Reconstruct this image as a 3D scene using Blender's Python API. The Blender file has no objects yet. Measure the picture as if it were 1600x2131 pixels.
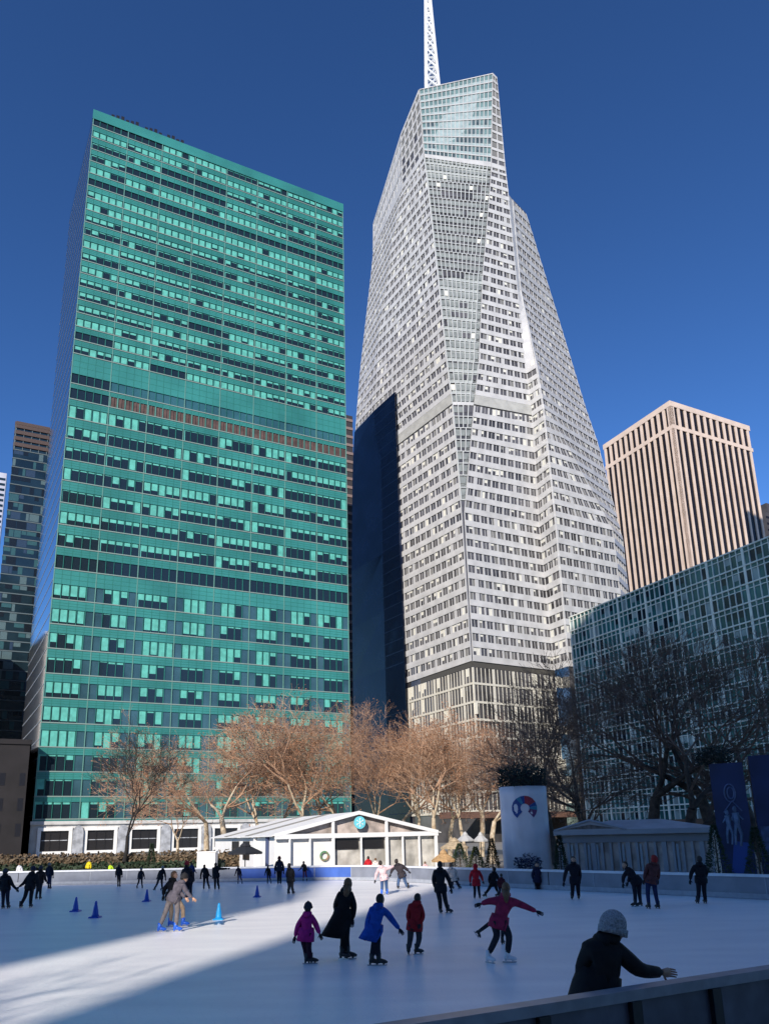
import bpy, bmesh, math, random
from mathutils import Vector, Matrix
rnd = random.Random(7)
C = bpy.context.scene.collection
# ------------------------------------------------------------------ camera geometry
F = 1525.368; PPX, PPY = 785.804, 1367.974; CH = 2.6
M3 = Matrix(((0.999729557, -0.0232554, 0.0), (0.00549752, 0.236333476, 0.971656454), (-0.0225962625, -0.971393676, 0.236397408)))
def ray(px, py):
    return (M3 @ Vector((px-PPX, py-PPY, F))).normalized()
def atZ(px, py, Z):
    r = ray(px, py); t = (Z-CH)/r.z
    return Vector((r.x*t, r.y*t, Z))
def atY(px, py, Y):
    r = ray(px, py); t = Y/r.y
    return Vector((r.x*t, Y, CH+r.z*t))
U1 = Vector((0.89677, 0.44251)); U2 = Vector((-0.44251, 0.89677))
# ------------------------------------------------------------------ tagging
def tag(o, label=None, cat=None, group=None, kind=None):
    if label: o['label'] = label
    if cat: o['category'] = cat
    if group: o['group'] = group
    if kind: o['kind'] = kind
    return o
def empty(name, loc, label, cat, group=None, rz=0):
    o = bpy.data.objects.new(name, None); C.objects.link(o)
    o.location = loc; o.rotation_euler = (0, 0, rz); o.empty_display_size = .2
    return tag(o, label, cat, group)
# ------------------------------------------------------------------ materials
def mat(name, col, rough=.6, metal=0., var=.0, scale=5., bump=0., spec=.5, col2=None, detail=4, coat=0., emit=None, obj=True):
    m = bpy.data.materials.new(name); m.use_nodes = True
    nt = m.node_tree; b = nt.nodes['Principled BSDF']
    b.inputs['Roughness'].default_value = rough; b.inputs['Metallic'].default_value = metal
    b.inputs['Specular IOR Level'].default_value = spec
    b.inputs['Coat Weight'].default_value = coat
    b.inputs['Base Color'].default_value = (*col, 1)
    tc = nt.nodes.new('ShaderNodeTexCoord'); no = nt.nodes.new('ShaderNodeTexNoise')
    no.inputs['Scale'].default_value = scale; no.inputs['Detail'].default_value = detail
    nt.links.new(tc.outputs['Object'], no.inputs['Vector'])
    if var > 0 or col2:
        r = nt.nodes.new('ShaderNodeValToRGB')
        c2 = col2 or tuple(min(1, c*(1+var)) for c in col); c1 = col if col2 else tuple(c*(1-var) for c in col)
        r.color_ramp.elements[0].position = .35; r.color_ramp.elements[1].position = .65
        r.color_ramp.elements[0].color = (*c1, 1); r.color_ramp.elements[1].color = (*c2, 1)
        nt.links.new(no.outputs['Fac'], r.inputs['Fac']); nt.links.new(r.outputs['Color'], b.inputs['Base Color'])
    if bump > 0:
        bp = nt.nodes.new('ShaderNodeBump'); bp.inputs['Strength'].default_value = bump; bp.inputs['Distance'].default_value = .05
        nt.links.new(no.outputs['Fac'], bp.inputs['Height']); nt.links.new(bp.outputs['Normal'], b.inputs['Normal'])
    return m
# ------------------------------------------------------------------ mesh builder
class MB:
    def __init__(s): s.v = []; s.f = []; s.m = []
    def quad(s, a, b, c, d, m=0):
        n = len(s.v); s.v += [tuple(a), tuple(b), tuple(c), tuple(d)]; s.f.append((n, n+1, n+2, n+3)); s.m.append(m)
    def poly(s, pts, m=0):
        n = len(s.v); s.v += [tuple(p) for p in pts]; s.f.append(tuple(range(n, n+len(pts)))); s.m.append(m)
    def hexa(s, p, m=0):      # p: 4 bottom, 4 top
        n = len(s.v); s.v += [tuple(q) for q in p]
        for f in ((3, 2, 1, 0), (4, 5, 6, 7), (0, 1, 5, 4), (1, 2, 6, 5), (2, 3, 7, 6), (3, 0, 4, 7)):
            s.f.append(tuple(n+i for i in f)); s.m.append(m)
    def box(s, x0, x1, y0, y1, z0, z1, m=0):
        s.hexa([(x0, y0, z0), (x1, y0, z0), (x1, y1, z0), (x0, y1, z0), (x0, y0, z1), (x1, y0, z1), (x1, y1, z1), (x0, y1, z1)], m)
    def tube(s, pts, rad, n=6, m=0, cap=True):
        base = []; prev = None
        for i, p in enumerate(pts):
            p = Vector(p)
            d = (Vector(pts[min(i+1, len(pts)-1)])-Vector(pts[max(i-1, 0)]))
            if d.length < 1e-9: d = Vector((0, 0, 1))
            d.normalize()
            a = d.cross(Vector((0, 0, 1)) if abs(d.z) < .95 else Vector((1, 0, 0))).normalized() if prev is None else (prev-d*prev.dot(d)).normalized()
            prev = a; b = d.cross(a); st = len(s.v)
            for k in range(n):
                t = 2*math.pi*k/n; q = p+(a*math.cos(t)+b*math.sin(t))*rad[i]; s.v.append((q.x, q.y, q.z))
            base.append(st)
        for i in range(len(pts)-1):
            for k in range(n):
                s.f.append((base[i]+k, base[i]+(k+1) % n, base[i+1]+(k+1) % n, base[i+1]+k)); s.m.append(m)
        if cap:
            s.f.append(tuple(base[0]+k for k in reversed(range(n)))); s.m.append(m)
            s.f.append(tuple(base[-1]+k for k in range(n))); s.m.append(m)
    def ell(s, c, r, m=0, nu=12, nv=8, rot=None, warp=None):
        c = Vector(c); st = len(s.v)
        for j in range(nv+1):
            ph = math.pi*j/nv
            for i in range(nu):
                th = 2*math.pi*i/nu
                d = Vector((math.sin(ph)*math.cos(th), math.sin(ph)*math.sin(th), math.cos(ph)))
                p = Vector((d.x*r[0], d.y*r[1], d.z*r[2]))
                if warp: p = warp(p, d)
                if rot: p = rot @ p
                s.v.append(tuple(c+p))
        for j in range(nv):
            for i in range(nu):
                a = st+j*nu+i; b = st+j*nu+(i+1) % nu
                s.f.append((a, a+nu, b+nu, b)); s.m.append(m)
    def ring_loft(s, rings, m=0, cap0=True, cap1=True):
        st = len(s.v); n = len(rings[0])
        for r in rings: s.v += [tuple(p) for p in r]
        for j in range(len(rings)-1):
            for i in range(n):
                a = st+j*n+i; b = st+j*n+(i+1) % n
                s.f.append((a, b, b+n, a+n)); s.m.append(m)
        if cap0: s.f.append(tuple(st+i for i in reversed(range(n)))); s.m.append(m)
        if cap1: s.f.append(tuple(st+(len(rings)-1)*n+i for i in range(n))); s.m.append(m)
    def mesh(s, name, mats, smooth=False, off=None):
        me = bpy.data.meshes.new(name)
        v = s.v if off is None else [(a[0]-off[0], a[1]-off[1], a[2]-off[2]) for a in s.v]
        me.from_pydata(v, [], s.f)
        for x in (mats if isinstance(mats, (list, tuple)) else [mats]): me.materials.append(x)
        me.polygons.foreach_set('material_index', s.m)
        if smooth: me.polygons.foreach_set('use_smooth', [True]*len(s.f))
        me.update()
        return me
    def build(s, name, mats, parent=None, smooth=False, loc=None):
        me = s.mesh(name, mats, smooth, off=(parent.location if parent is not None and loc is None else loc))
        o = bpy.data.objects.new(name, me); C.objects.link(o)
        if parent is not None: o.parent = parent
        if loc is not None: o.location = loc
        return o
# NB: geometry is written in world coordinates; things stand at unrotated empties, parts are stored relative to them
def sub(o_parent, mb, name, mats, thing, smooth=False):
    """sub-part: child of a part (part sits at its thing's origin)"""
    me = mb.mesh(name, mats, smooth, off=thing.location)
    o = bpy.data.objects.new(name, me); C.objects.link(o); o.parent = o_parent
    return o

# ================================================================== WORLD, SUN, CAMERA
SUN_EL = math.radians(27); AZ = math.radians(17)   # light travels towards bearing 17 deg east of +Y
sc = bpy.context.scene
w = bpy.data.worlds.new('World'); sc.world = w; w.use_nodes = True
nt = w.node_tree; bg = nt.nodes['Background']
sky = nt.nodes.new('ShaderNodeTexSky'); sky.sky_type = 'NISHITA'; sky.sun_disc = False
sky.sun_elevation = SUN_EL; sky.sun_rotation = math.pi+AZ
sky.altitude = 300; sky.air_density = 1.0; sky.dust_density = .15; sky.ozone_density = 6.0
gm = nt.nodes.new('ShaderNodeGamma'); gm.inputs['Gamma'].default_value = 1.35
mx = nt.nodes.new('ShaderNodeMix'); mx.data_type = 'RGBA'; mx.blend_type = 'MULTIPLY'; mx.inputs['Factor'].default_value = 1
mx.inputs['B'].default_value = (.85, .95, .98, 1)
nt.links.new(sky.outputs[0], gm.inputs['Color']); nt.links.new(gm.outputs[0], mx.inputs['A']); nt.links.new(mx.outputs['Result'], bg.inputs['Color'])
bg.inputs['Strength'].default_value = .082
sd = bpy.data.lights.new('sun', 'SUN'); sd.energy = 4.7; sd.angle = math.radians(.6); sd.color = (1, .92, .82)
so = bpy.data.objects.new('sun', sd); C.objects.link(so)
trav = Vector((math.sin(AZ)*math.cos(SUN_EL), math.cos(AZ)*math.cos(SUN_EL), -math.sin(SUN_EL)))
so.rotation_euler = trav.to_track_quat('-Z', 'Y').to_euler()
cd = bpy.data.cameras.new('camera'); co = bpy.data.objects.new('camera', cd); C.objects.link(co)
X = Vector([M3[i][0] for i in range(3)]); Y = -Vector([M3[i][1] for i in range(3)]); Z = -Vector([M3[i][2] for i in range(3)])
mw = Matrix(((X.x, Y.x, Z.x, 0), (X.y, Y.y, Z.y, 0), (X.z, Y.z, Z.z, CH), (0, 0, 0, 1))); co.matrix_world = mw
cd.sensor_fit = 'HORIZONTAL'; cd.sensor_width = 36; cd.lens = F/1600*36
cd.shift_x = (800-PPX)/1600; cd.shift_y = (PPY-1065.5)/1600; cd.clip_start = .1; cd.clip_end = 6000
sc.camera = co
sc.view_settings.view_transform = 'Standard'; sc.view_settings.look = 'None'; sc.view_settings.gamma = 1
sc.view_settings.exposure = 0.36
sc.cycles.max_bounces = 6; sc.cycles.diffuse_bounces = 3; sc.cycles.glossy_bounces = 4

# ================================================================== PEOPLE
MSKIN = mat('skin', (.42, .24, .16), .5); MHAIRD = mat('dark_hair', (.018, .012, .009), .7, var=.3, scale=60)
MHAIRB = mat('brown_hair', (.14, .07, .03), .6, var=.4, scale=60)
MBOOTK = mat('black_boot', (.012, .012, .014), .4); MBOOTW = mat('white_boot', (.7, .7, .72), .4); MBOOTB = mat('blue_boot', (.02, .12, .6), .35)
MBLADE = mat('steel_blade', (.5, .5, .52), .25, metal=1); MEYE = mat('eye', (.01, .01, .012), .2)
_cl = {}
def cloth(c):
    k = tuple(c)
    if k not in _cl: _cl[k] = mat('cloth_%02d' % len(_cl), c, .8, var=.22, scale=9, bump=.35, spec=.25)
    return _cl[k]
def skin_mesh(chains, name, mats, sub_lv=1):
    """chains: (dict of node->(pos, rx, ry), edges, root). returns evaluated mesh"""
    nodes, edges, root = chains
    idx = {k: i for i, k in enumerate(nodes)}
    me = bpy.data.meshes.new('t'); me.from_pydata([tuple(nodes[k][0]) for k in nodes], [(idx[a], idx[b]) for a, b in edges], [])
    ob = bpy.data.objects.new('t', me); C.objects.link(ob)
    sm = ob.modifiers.new('s', 'SKIN')
    if not me.skin_vertices: 
        bpy.context.view_layer.objects.active = ob
    sv = me.skin_vertices[0].data
    for k, i in idx.items():
        sv[i].radius = (nodes[k][1], nodes[k][2]); sv[i].use_root = (k == root)
    ss = ob.modifiers.new('u', 'SUBSURF'); ss.levels = sub_lv; ss.render_levels = sub_lv
    dg = bpy.context.evaluated_depsgraph_get()
    out = bpy.data.meshes.new_from_object(ob.evaluated_get(dg)); out.name = name
    bpy.data.objects.remove(ob); bpy.data.meshes.remove(me)
    out.materials.clear()
    for m in mats: out.materials.append(m)
    out.polygons.foreach_set('use_smooth', [True]*len(out.polygons))
    return out
def hand_mb(mb, wrist, d, side, s=1., m=0, curl=.5):
    """palm and five fingers; d = direction of the forearm, side = +1/-1 thumb side"""
    d = d.normalized(); a = d.cross(Vector((0, 1, 0)));
    if a.length < .1: a = Vector((1, 0, 0))
    a.normalize(); n = d.cross(a).normalized(); a = a*side
    mb.ring_loft([[wrist+d*(t*s)+a*(math.cos(q)*wa*s)+n*(math.sin(q)*.014*s) for q in [2*math.pi*k/8 for k in range(8)]]
                  for t, wa in ((-.01, .026), (.02, .034), (.06, .042), (.09, .038))], m)
    for k, (o, L) in enumerate(((-.030, .055), (-.011, .070), (.009, .075), (.028, .066))):
        b = wrist+d*(.085*s)+a*(o*s); p1 = b+d*(L*.45*s)+n*(.004*s); p2 = p1+(d*math.cos(curl)+n*math.sin(curl))*(L*.33*s); p3 = p2+(d*math.cos(curl*1.8)+n*math.sin(curl*1.8))*(L*.28*s)
        mb.tube([b, p1, p2, p3], [.0095*s, .009*s, .008*s, .006*s], 6, m)
    b = wrist+d*(.025*s)+a*(.034*s); p1 = b+(d*.6+a*.8)*(.035*s); p2 = p1+(d*.9+a*.35)*(.03*s)
    mb.tube([b, p1, p2], [.012*s, .010*s, .007*s], 6, m)
def person(label, P, Yd, J, top=(.02, .02, .022), legs=(.015, .015, .02), hat=None, hair='dark', face=(0, 1), skates='black',
           coat=0., group=None, gloves=True, s=1., far=False, hood=None, skirt=None, dy=None, backpack=None, longhair=False, vest=None):
    """J: joints as pixels of the photograph at distance Yd (plus dy offsets); P: ground point pixel"""
    g = {}
    for k, v in J.items():
        q = atY(v[0], v[1], Yd+(dy or {}).get(k, 0)); g[k] = q
    gz = 0.0
    base = Vector(((g['la'].x+g['ra'].x)/2, Yd, gz))
    t = empty('person', base, label, 'person', group)
    hd = g['head']; nk = g['neck']; pe = g['pel']; ch = nk.lerp(pe, .32)
    nk2 = nk.lerp(hd, .25)
    n = {}; e = []
    shw = .012*s
    n['pel'] = (pe, .135*s, .105*s); n['wa'] = (pe.lerp(ch, .5), .125*s, .10*s); n['ch'] = (ch, .15*s, .115*s); n['nk'] = (nk2, .055*s, .055*s)
    e += [('pel', 'wa'), ('wa', 'ch'), ('ch', 'nk')]
    for k in 'lr':
        n[k+'s'] = (g[k+'s'], .062*s, .062*s); n[k+'e'] = (g[k+'e'], .044*s, .044*s); n[k+'h'] = (g[k+'h'], .030*s, .030*s)
        e += [('ch', k+'s'), (k+'s', k+'e'), (k+'e', k+'h')]
        hip = pe+(g[k+'k']-pe)*.16+Vector(((.08 if (g[k+'k'].x > pe.x) else -.08)*s, 0, 0))
        n[k+'p'] = (hip, .085*s, .085*s); n[k+'k'] = (g[k+'k'], .062*s, .062*s); n[k+'a'] = (g[k+'a'], .045*s, .045*s)
        e += [('pel', k+'p'), (k+'p', k+'k'), (k+'k', k+'a')]
    mt = cloth(top); ml = cloth(legs)
    bm_ = skin_mesh((n, e, 'pel'), 'body', [MSKIN, ml, mt], 1)
    for p in bm_.polygons:
        c = p.center; best = min(n, key=lambda k: (Vector(n[k][0])-c).length)
        p.material_index = 1 if best in ('pel', 'lp', 'rp', 'lk', 'rk', 'la', 'ra') else (0 if best == 'nk' else 2)
    # head with face, joined into the body mesh
    fx, fy = face; fd = Vector((fx, fy, 0)).normalized(); rt = Vector((fd.y, -fd.x, 0))
    rot = Matrix((rt, fd, Vector((0, 0, 1)))).transposed()
    hs = s*1.0
    mb = MB()
    def warp(p, d):
        if d.y > .2 and abs(d.x) < .25 and -.35 < d.z < .12: p = p+Vector((0, .018*hs*(1-abs(d.x)*4), 0))
        if d.z < -.3: p = Vector((p.x*.82, p.y*.92+.008*hs, p.z))
        return p
    mb.ell(hd, (.077*hs, .096*hs, .118*hs), 0, 14, 10, rot, warp)
    for q in (-1, 1):
        mb.ell(hd+rot @ Vector((q*.078*hs, -.005*hs, 0)), (.012*hs, .022*hs, .032*hs), 0, 6, 5, rot)
        mb.ell(hd+rot @ Vector((q*.030*hs, .086*hs, .012*hs)), (.012*hs, .008*hs, .007*hs), 3, 6, 4, rot)
    mb.ell(hd+rot @ Vector((0, .086*hs, -.055*hs)), (.024*hs, .008*hs, .006*hs), 4, 6, 4, rot)
    for k, sd_ in (('l', 1), ('r', -1)):
        hand_mb(mb, g[k+'h'], g[k+'h']-g[k+'e'], sd_, s, 5 if gloves else 0, .7)
    me2 = mb.mesh('x', [MSKIN, ml, mt, MEYE, cloth((.3, .09, .07)), cloth((.02, .02, .025))], True)
    bb = bmesh.new(); bb.from_mesh(bm_); bb.from_mesh(me2)
    for v in bb.verts: v.co -= base
    bb.to_mesh(bm_); bb.free(); bpy.data.meshes.remove(me2)
    bm_.materials.append(MEYE); bm_.materials.append(cloth((.3, .09, .07))); bm_.materials.append(cloth((.02, .02, .025)))
    bo = bpy.data.objects.new('body', bm_); C.objects.link(bo); bo.parent = t
    # jacket: sleeves and trunk in one skin
    hem = pe.lerp(ch, .0) + (pe-ch).normalized()*(.02+coat)*s
    jn = {'c': (ch, .195*s, .155*s), 'w': (pe.lerp(ch, .5), .19*s, .15*s), 'p': (pe, .185*s, .15*s), 'n': (nk2, .10*s, .09*s)}
    je = [('c', 'w'), ('w', 'p'), ('c', 'n')]
    for k in 'lr':
        jn[k+'s'] = (g[k+'s'], .098*s, .095*s); jn[k+'e'] = (g[k+'e'], .076*s, .074*s); jn[k+'h'] = (g[k+'e'].lerp(g[k+'h'], .94), .048*s, .048*s)
        je += [('c', k+'s'), (k+'s', k+'e'), (k+'e', k+'h')]
    jm = skin_mesh((jn, je, 'p'), 'jacket', [mt, cloth(vest or top)], 1)
    jb = bmesh.new(); jb.from_mesh(jm)
    # collar bundle
    cb = MB(); cb.ring_loft([[nk2+rt*(math.cos(q)*rr*s)+fd*(math.sin(q)*rr*.95*s-.012*s)+Vector((0, 0, zz*s)) for q in [2*math.pi*i/12 for i in range(12)]] for zz, rr in ((-.07, .085), (-.03, .115), (.01, .112), (.04, .088), (.03, .07))], 0)
    cb.ell(nk2-fd*.085*s+Vector((0, 0, -.035*s)), (.105*s, .055*s, .075*s), 0, 12, 8, rot)
    mc = cb.mesh('x', [mt], True); jb.from_mesh(mc); bpy.data.meshes.remove(mc)
    # skirt of the coat
    ax = (ch-pe).normalized(); sx = Vector((1, 0, 0)); sy = ax.cross(sx).normalized(); sx = sy.cross(ax).normalized()
    k2 = MB(); flare = 1+coat*.8
    rings = []
    for tt, fl in ((.16, .98), (.02, 1.10), (-.05-coat*.5, 1.10+(flare-1)*.5), (-.10-coat, 1.08*flare)):
        c0 = pe+ax*(tt*s)
        if skirt and tt < 0: c0 = c0+Vector((skirt[0]*s*(-tt), 0, 0))
        rings.append([c0+sx*(math.cos(q)*.192*fl*s*(1+.03*math.sin(5*q+1)))+sy*(math.sin(q)*.158*fl*s) for q in [2*math.pi*i/16 for i in range(16)]])
    k2.ring_loft(rings, 0)
    if backpack:
        k2.ell(ch+Vector((0, -.17*s, -.08*s)), (.15*s, .1*s, .2*s), 0, 10, 8)
    m3 = k2.mesh('x', [mt], True); jb.from_mesh(m3); bpy.data.meshes.remove(m3)
    for v in jb.verts: v.co -= base
    jb.to_mesh(jm); jb.free()
    if vest:
        zc = ch.z-base.z
        for p in jm.polygons:
            if abs(p.center.x-(ch.x-base.x)) < .2*s: p.material_index = 1
    jo = bpy.data.objects.new('jacket', jm); C.objects.link(jo); jo.parent = t
    # trousers
    tn = {'p': (pe, .142*s, .115*s)}; te = []
    for k in 'lr':
        tn[k+'p'] = (n[k+'p'][0], .102*s, .102*s); tn[k+'k'] = (g[k+'k'], .078*s, .078*s); tn[k+'a'] = (g[k+'k'].lerp(g[k+'a'], .93), .062*s, .062*s)
        te += [('p', k+'p'), (k+'p', k+'k'), (k+'k', k+'a')]
    tm = skin_mesh((tn, te, 'p'), 'trousers', [ml], 1)
    tb = bmesh.new(); tb.from_mesh(tm)
    for v in tb.verts: v.co -= base
    tb.to_mesh(tm); tb.free()
    to = bpy.data.objects.new('trousers', tm); C.objects.link(to); to.parent = t
    # hair / hat
    hm = {'dark': MHAIRD, 'brown': MHAIRB}[hair]
    h = MB()
    def hw(p, d):
        if d.y > .25 and d.z < .55: return p*.8
        return p
    h.ell(hd+rot @ Vector((0, -.014*hs, .018*hs)), (.090*hs, .104*hs, .118*hs), 0, 14, 10, rot, hw)
    if longhair:
        b0 = hd+rot @ Vector((0, -.06*hs, -.02*hs)); h.tube([b0, b0+Vector((0, 0, -.12*hs))-fd*.03, b0+Vector((0, 0, -.27*hs))-fd*.03], [.085*hs, .08*hs, .03*hs], 10, 0)
    h.build('hair', [hm], t, True)
    if hat:
        h = MB(); mh = cloth(hat)
        def hw2(p, d):
            if d.z < -.15: return Vector((p.x, p.y, -.15*.135*hs))
            return p
        if s > 1.2:
            mh = bpy.data.materials.get('ribbed_knit') or mat('ribbed_knit', hat, .9, var=.3, scale=45, bump=.9)
            tilt = rot @ Matrix.Rotation(math.radians(-16), 3, 'X')
            h.ell(hd+rot @ Vector((0, -.012*hs, .025*hs)), (.108*hs, .124*hs, .130*hs), 0, 20, 14, tilt, lambda p, d: Vector((p.x*(1+.015*math.sin(d.x*40)), p.y, max(p.z, -.055*hs))))
            h.ring_loft([[hd+tilt @ Vector((math.cos(q)*rr*hs, math.sin(q)*rr*1.13*hs-.012*hs, zz*hs)) for q in [2*math.pi*i/24 for i in range(24)]] for zz, rr in ((-.055, .104), (-.06, .118), (.0, .119), (.0, .106))], 0)
        else: h.ell(hd+Vector((0, 0, .035*hs)), (.104*hs, .118*hs, .135*hs), 0, 16, 12, rot, hw2)
        if s < 1.2:
            h.ring_loft([[hd+rot @ Vector((math.cos(q)*rr*hs, math.sin(q)*rr*1.12*hs, zz*hs)) for q in [2*math.pi*i/16 for i in range(16)]] for zz, rr in ((.0, .100), (.0, .110), (.05, .111), (.05, .100))], 0)
        if s < 1.2: h.ell(hd+Vector((0, 0, .165*hs)), (.022*hs, .022*hs, .02*hs), 0, 8, 6)
        h.build('hat', [mh], t, True)
    if hood:
        h = MB()
        def hw3(p, d):
            return p*.7 if (d.y > .35) else p
        h.ell(hd-fd*.03*hs+Vector((0, 0, -.005)), (.12*hs, .135*hs, .15*hs), 0, 14, 10, rot, hw3)
        h.build('hood', [cloth(hood)], t, True)
    # skates
    mB = {'black': MBOOTK, 'white': MBOOTW, 'blue': MBOOTB}[skates]
    for k in 'lr':
        a = g[k+'a']; td = Vector(J.get(k+'t', (0, 0, 0)) if k+'t' in J else (0, 0, 0))
        kn = g[k+'k']; dz = (a-kn).normalized()
        if k+'t' in (dy or {}): tdir = Vector(dy[k+'t']).normalized()
        else: tdir = Vector((fd.x, fd.y, 0)).normalized()
        up = Vector((0, 0, 1)) if a.z < .25 else -dz
        tdir = (tdir-up*tdir.dot(up)).normalized(); sd2 = tdir.cross(up)
        h = MB(); a0 = a
        if a.z < .25: a0 = Vector((a.x, a.y, .13*s))
        rr = []
        for (u, v, wd) in ((-.0, .09, .052), (-.005, .03, .055)):
            pass
        h.tube([a0+up*.13*s, a0+up*.02*s, a0-up*.035*s], [.058*s, .056*s, .05*s], 10, 0)
        h.tube([a0-up*.03*s-tdir*.06*s, a0-up*.025*s+tdir*.05*s, a0-up*.045*s+tdir*.14*s, a0-up*.055*s+tdir*.195*s], [.04*s, .05*s, .042*s, .02*s], 10, 0)
        b = a0-up*.075*s
        for q in (-.04, .11):
            h.hexa([tuple(b+tdir*((q+i)*s)+sd2*(j*s)-up*(.03*s)) for i, j in ((-.02, -.012), (.02, -.012), (.02, .012), (-.02, .012))]+[tuple(b+tdir*((q+i)*s)+sd2*(j*s)+up*(.01*s)) for i, j in ((-.02, -.02), (.02, -.02), (.02, .02), (-.02, .02))], 0)
        bo_ = h.build('ice_skate', [mB], t, True)
        h = MB()
        h.hexa([tuple(b+tdir*(i*s)+sd2*(j*s)-up*(.055*s)) for i, j in ((-.10, -.003), (.17, -.003), (.17, .003), (-.10, .003))]+[tuple(b+tdir*(i*s)+sd2*(j*s)-up*(.026*s)) for i, j in ((-.11, -.003), (.19, -.003), (.19, .003), (-.11, .003))], 0)
        sub(bo_, h, 'blade', [MBLADE], t)
    return t
def z3(x, y): return (600+x/4., 1650+y/4.)
def z4(x, y): return (900+x/4., 1650+y/4.)
def z2(x, y): return (300+x/4., 1650+y/4.)
def z1(x, y): return (0+x/4., 1650+y/4.)
def z5(x, y): return (1200+x/4., 1550+y/4.)
def pose(f, d): return {k: f(*v) for k, v in d.items()}
SK = 'skaters on the ice'
person('child in magenta coat and dark knit hat skating at the front left of the group', 0, 16.5,
       pose(z3, dict(head=(165, 965), neck=(160, 1015), pel=(145, 1180), ls=(115, 1045), le=(75, 1125), lh=(55, 1205), rs=(205, 1045), re=(235, 1115), rh=(262, 1180), lk=(140, 1290), rk=(168, 1285), la=(155, 1400), ra=(185, 1395))),
       top=(.40, .015, .17), legs=(.03, .008, .02), hat=(.02, .022, .035), face=(.45, .9), coat=.06, s=.86, group=SK, dy={'lt': (.9, .3, 0), 'rt': (.95, .1, 0), 'lk': .05, 'rk': -.05})
person('woman in long black coat, tallest of the front group, seen from behind', 0, 17.0,
       pose(z3, dict(head=(500, 765), neck=(480, 815), pel=(450, 1030), ls=(425, 860), le=(395, 950), lh=(420, 1040), rs=(530, 860), re=(545, 960), rh=(535, 1062), lk=(462, 1210), rk=(478, 1205), la=(450, 1330), ra=(492, 1345))),
       top=(.006, .006, .007), legs=(.006, .006, .008), hair='brown', longhair=True, face=(.5, .85), coat=.30, skirt=(-.35, 0), s=1.06, group=SK, dy={'lt': (.8, -.5, 0), 'rt': (.95, -.1, 0), 'le': .12, 'lh': .2})
person('child in bright blue coat leaning forward with one arm held out', 0, 16.1,
       pose(z3, dict(head=(768, 893), neck=(750, 945), pel=(708, 1150), ls=(690, 985), le=(660, 1090), lh=(645, 1175), rs=(800, 975), re=(862, 1058), rh=(925, 1140), lk=(712, 1280), rk=(738, 1275), la=(695, 1380), ra=(752, 1390))),
       top=(.010, .065, .34), legs=(.012, .012, .022), face=(.7, .7), coat=.10, skirt=(-.4, 0), s=.93, group=SK, dy={'lt': (.95, -.1, 0), 'rt': (1, -.15, 0)})
person('skater in dark red jacket and grey trousers with hands in front', 0, 17.4,
       pose(z3, dict(head=(1078, 883), neck=(1070, 920), pel=(1050, 1110), ls=(1012, 955), le=(998, 1040), lh=(1020, 1110), rs=(1108, 955), re=(1118, 1040), rh=(1095, 1100), lk=(1015, 1215), rk=(1090, 1215), la=(1000, 1315), ra=(1068, 1305))),
       top=(.30, .012, .018), legs=(.045, .042, .05), face=(.6, .8), coat=.02, s=.88, group=SK, dy={'lt': (.1, .95, 0), 'rt': (.9, .4, 0), 'lh': -.1, 'rh': -.12})
person('girl with long brown hair in dark pink jacket spreading both arms wide on white skates', 0, 16.1,
       pose(z4, dict(head=(612, 800), neck=(605, 860), pel=(550, 1085), ls=(545, 905), le=(465, 905), lh=(400, 928), rs=(665, 905), re=(765, 945), rh=(868, 992), lk=(540, 1190), rk=(640, 1200), la=(465, 1350), ra=(622, 1360))),
       top=(.27, .018, .06), legs=(.02, .02, .028), hair='brown', longhair=True, face=(.3, .95), skates='white', coat=.02, s=.98, group=SK, dy={'lt': (.6, -.8, 0), 'rt': (.98, -.2, 0), 'rk': -.05, 'lk': -.1})
person('small dark clad skater hidden behind the girl with spread arms, one leg kicked back', 0, 18.6,
       pose(z4, dict(head=(592, 930), neck=(588, 960), pel=(560, 1060), ls=(560, 980), le=(560, 1020), lh=(570, 1050), rs=(610, 980), re=(615, 1020), rh=(610, 1050), lk=(475, 1090), rk=(585, 1130), la=(382, 1160), ra=(580, 1215))),
       top=(.03, .012, .02), legs=(.02, .02, .028), face=(.5, .8), s=.7, group=SK, dy={'lt': (-.2, .1, -1)})
person('tall man in black jacket and slim black trousers skating away beyond the red jacket', 0, 26.0,
       pose(z3, dict(head=(1262, 605), neck=(1262, 645), pel=(1265, 800), ls=(1218, 665), le=(1208, 735), lh=(1222, 800), rs=(1305, 665), re=(1340, 735), rh=(1353, 805), lk=(1262, 900), rk=(1305, 895), la=(1265, 985), ra=(1328, 980))),
       top=(.010, .010, .013), legs=(.012, .012, .016), hair='dark', face=(.2, .95), s=1.05, group=SK, dy={'lt': (.2, -.9, 0), 'rt': (.7, -.6, 0)})
person('man in black standing upright with arms down in front of the grey pavilion', 0, 29.9,
       pose(z4, dict(head=(1170, 560), neck=(1172, 595), pel=(1185, 735), ls=(1125, 620), le=(1100, 690), lh=(1092, 750), rs=(1215, 620), re=(1228, 690), rh=(1222, 750), lk=(1165, 815), rk=(1212, 815), la=(1162, 885), ra=(1218, 885))),
       top=(.008, .008, .014), legs=(.008, .008, .014), face=(-.3, -.9), s=1.05, group=SK)
person('dark clad skater bending forward beside the skater in red vest', 0, 26.7,
       pose(z5, dict(head=(400, 1005), neck=(425, 1040), pel=(495, 1140), ls=(410, 1065), le=(385, 1110), lh=(385, 1160), rs=(455, 1055), re=(440, 1110), rh=(425, 1150), lk=(485, 1240), rk=(520, 1235), la=(488, 1325), ra=(530, 1315))),
       top=(.010, .010, .016), legs=(.010, .010, .02), face=(-.9, -.3), s=1.0, group=SK)
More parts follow.
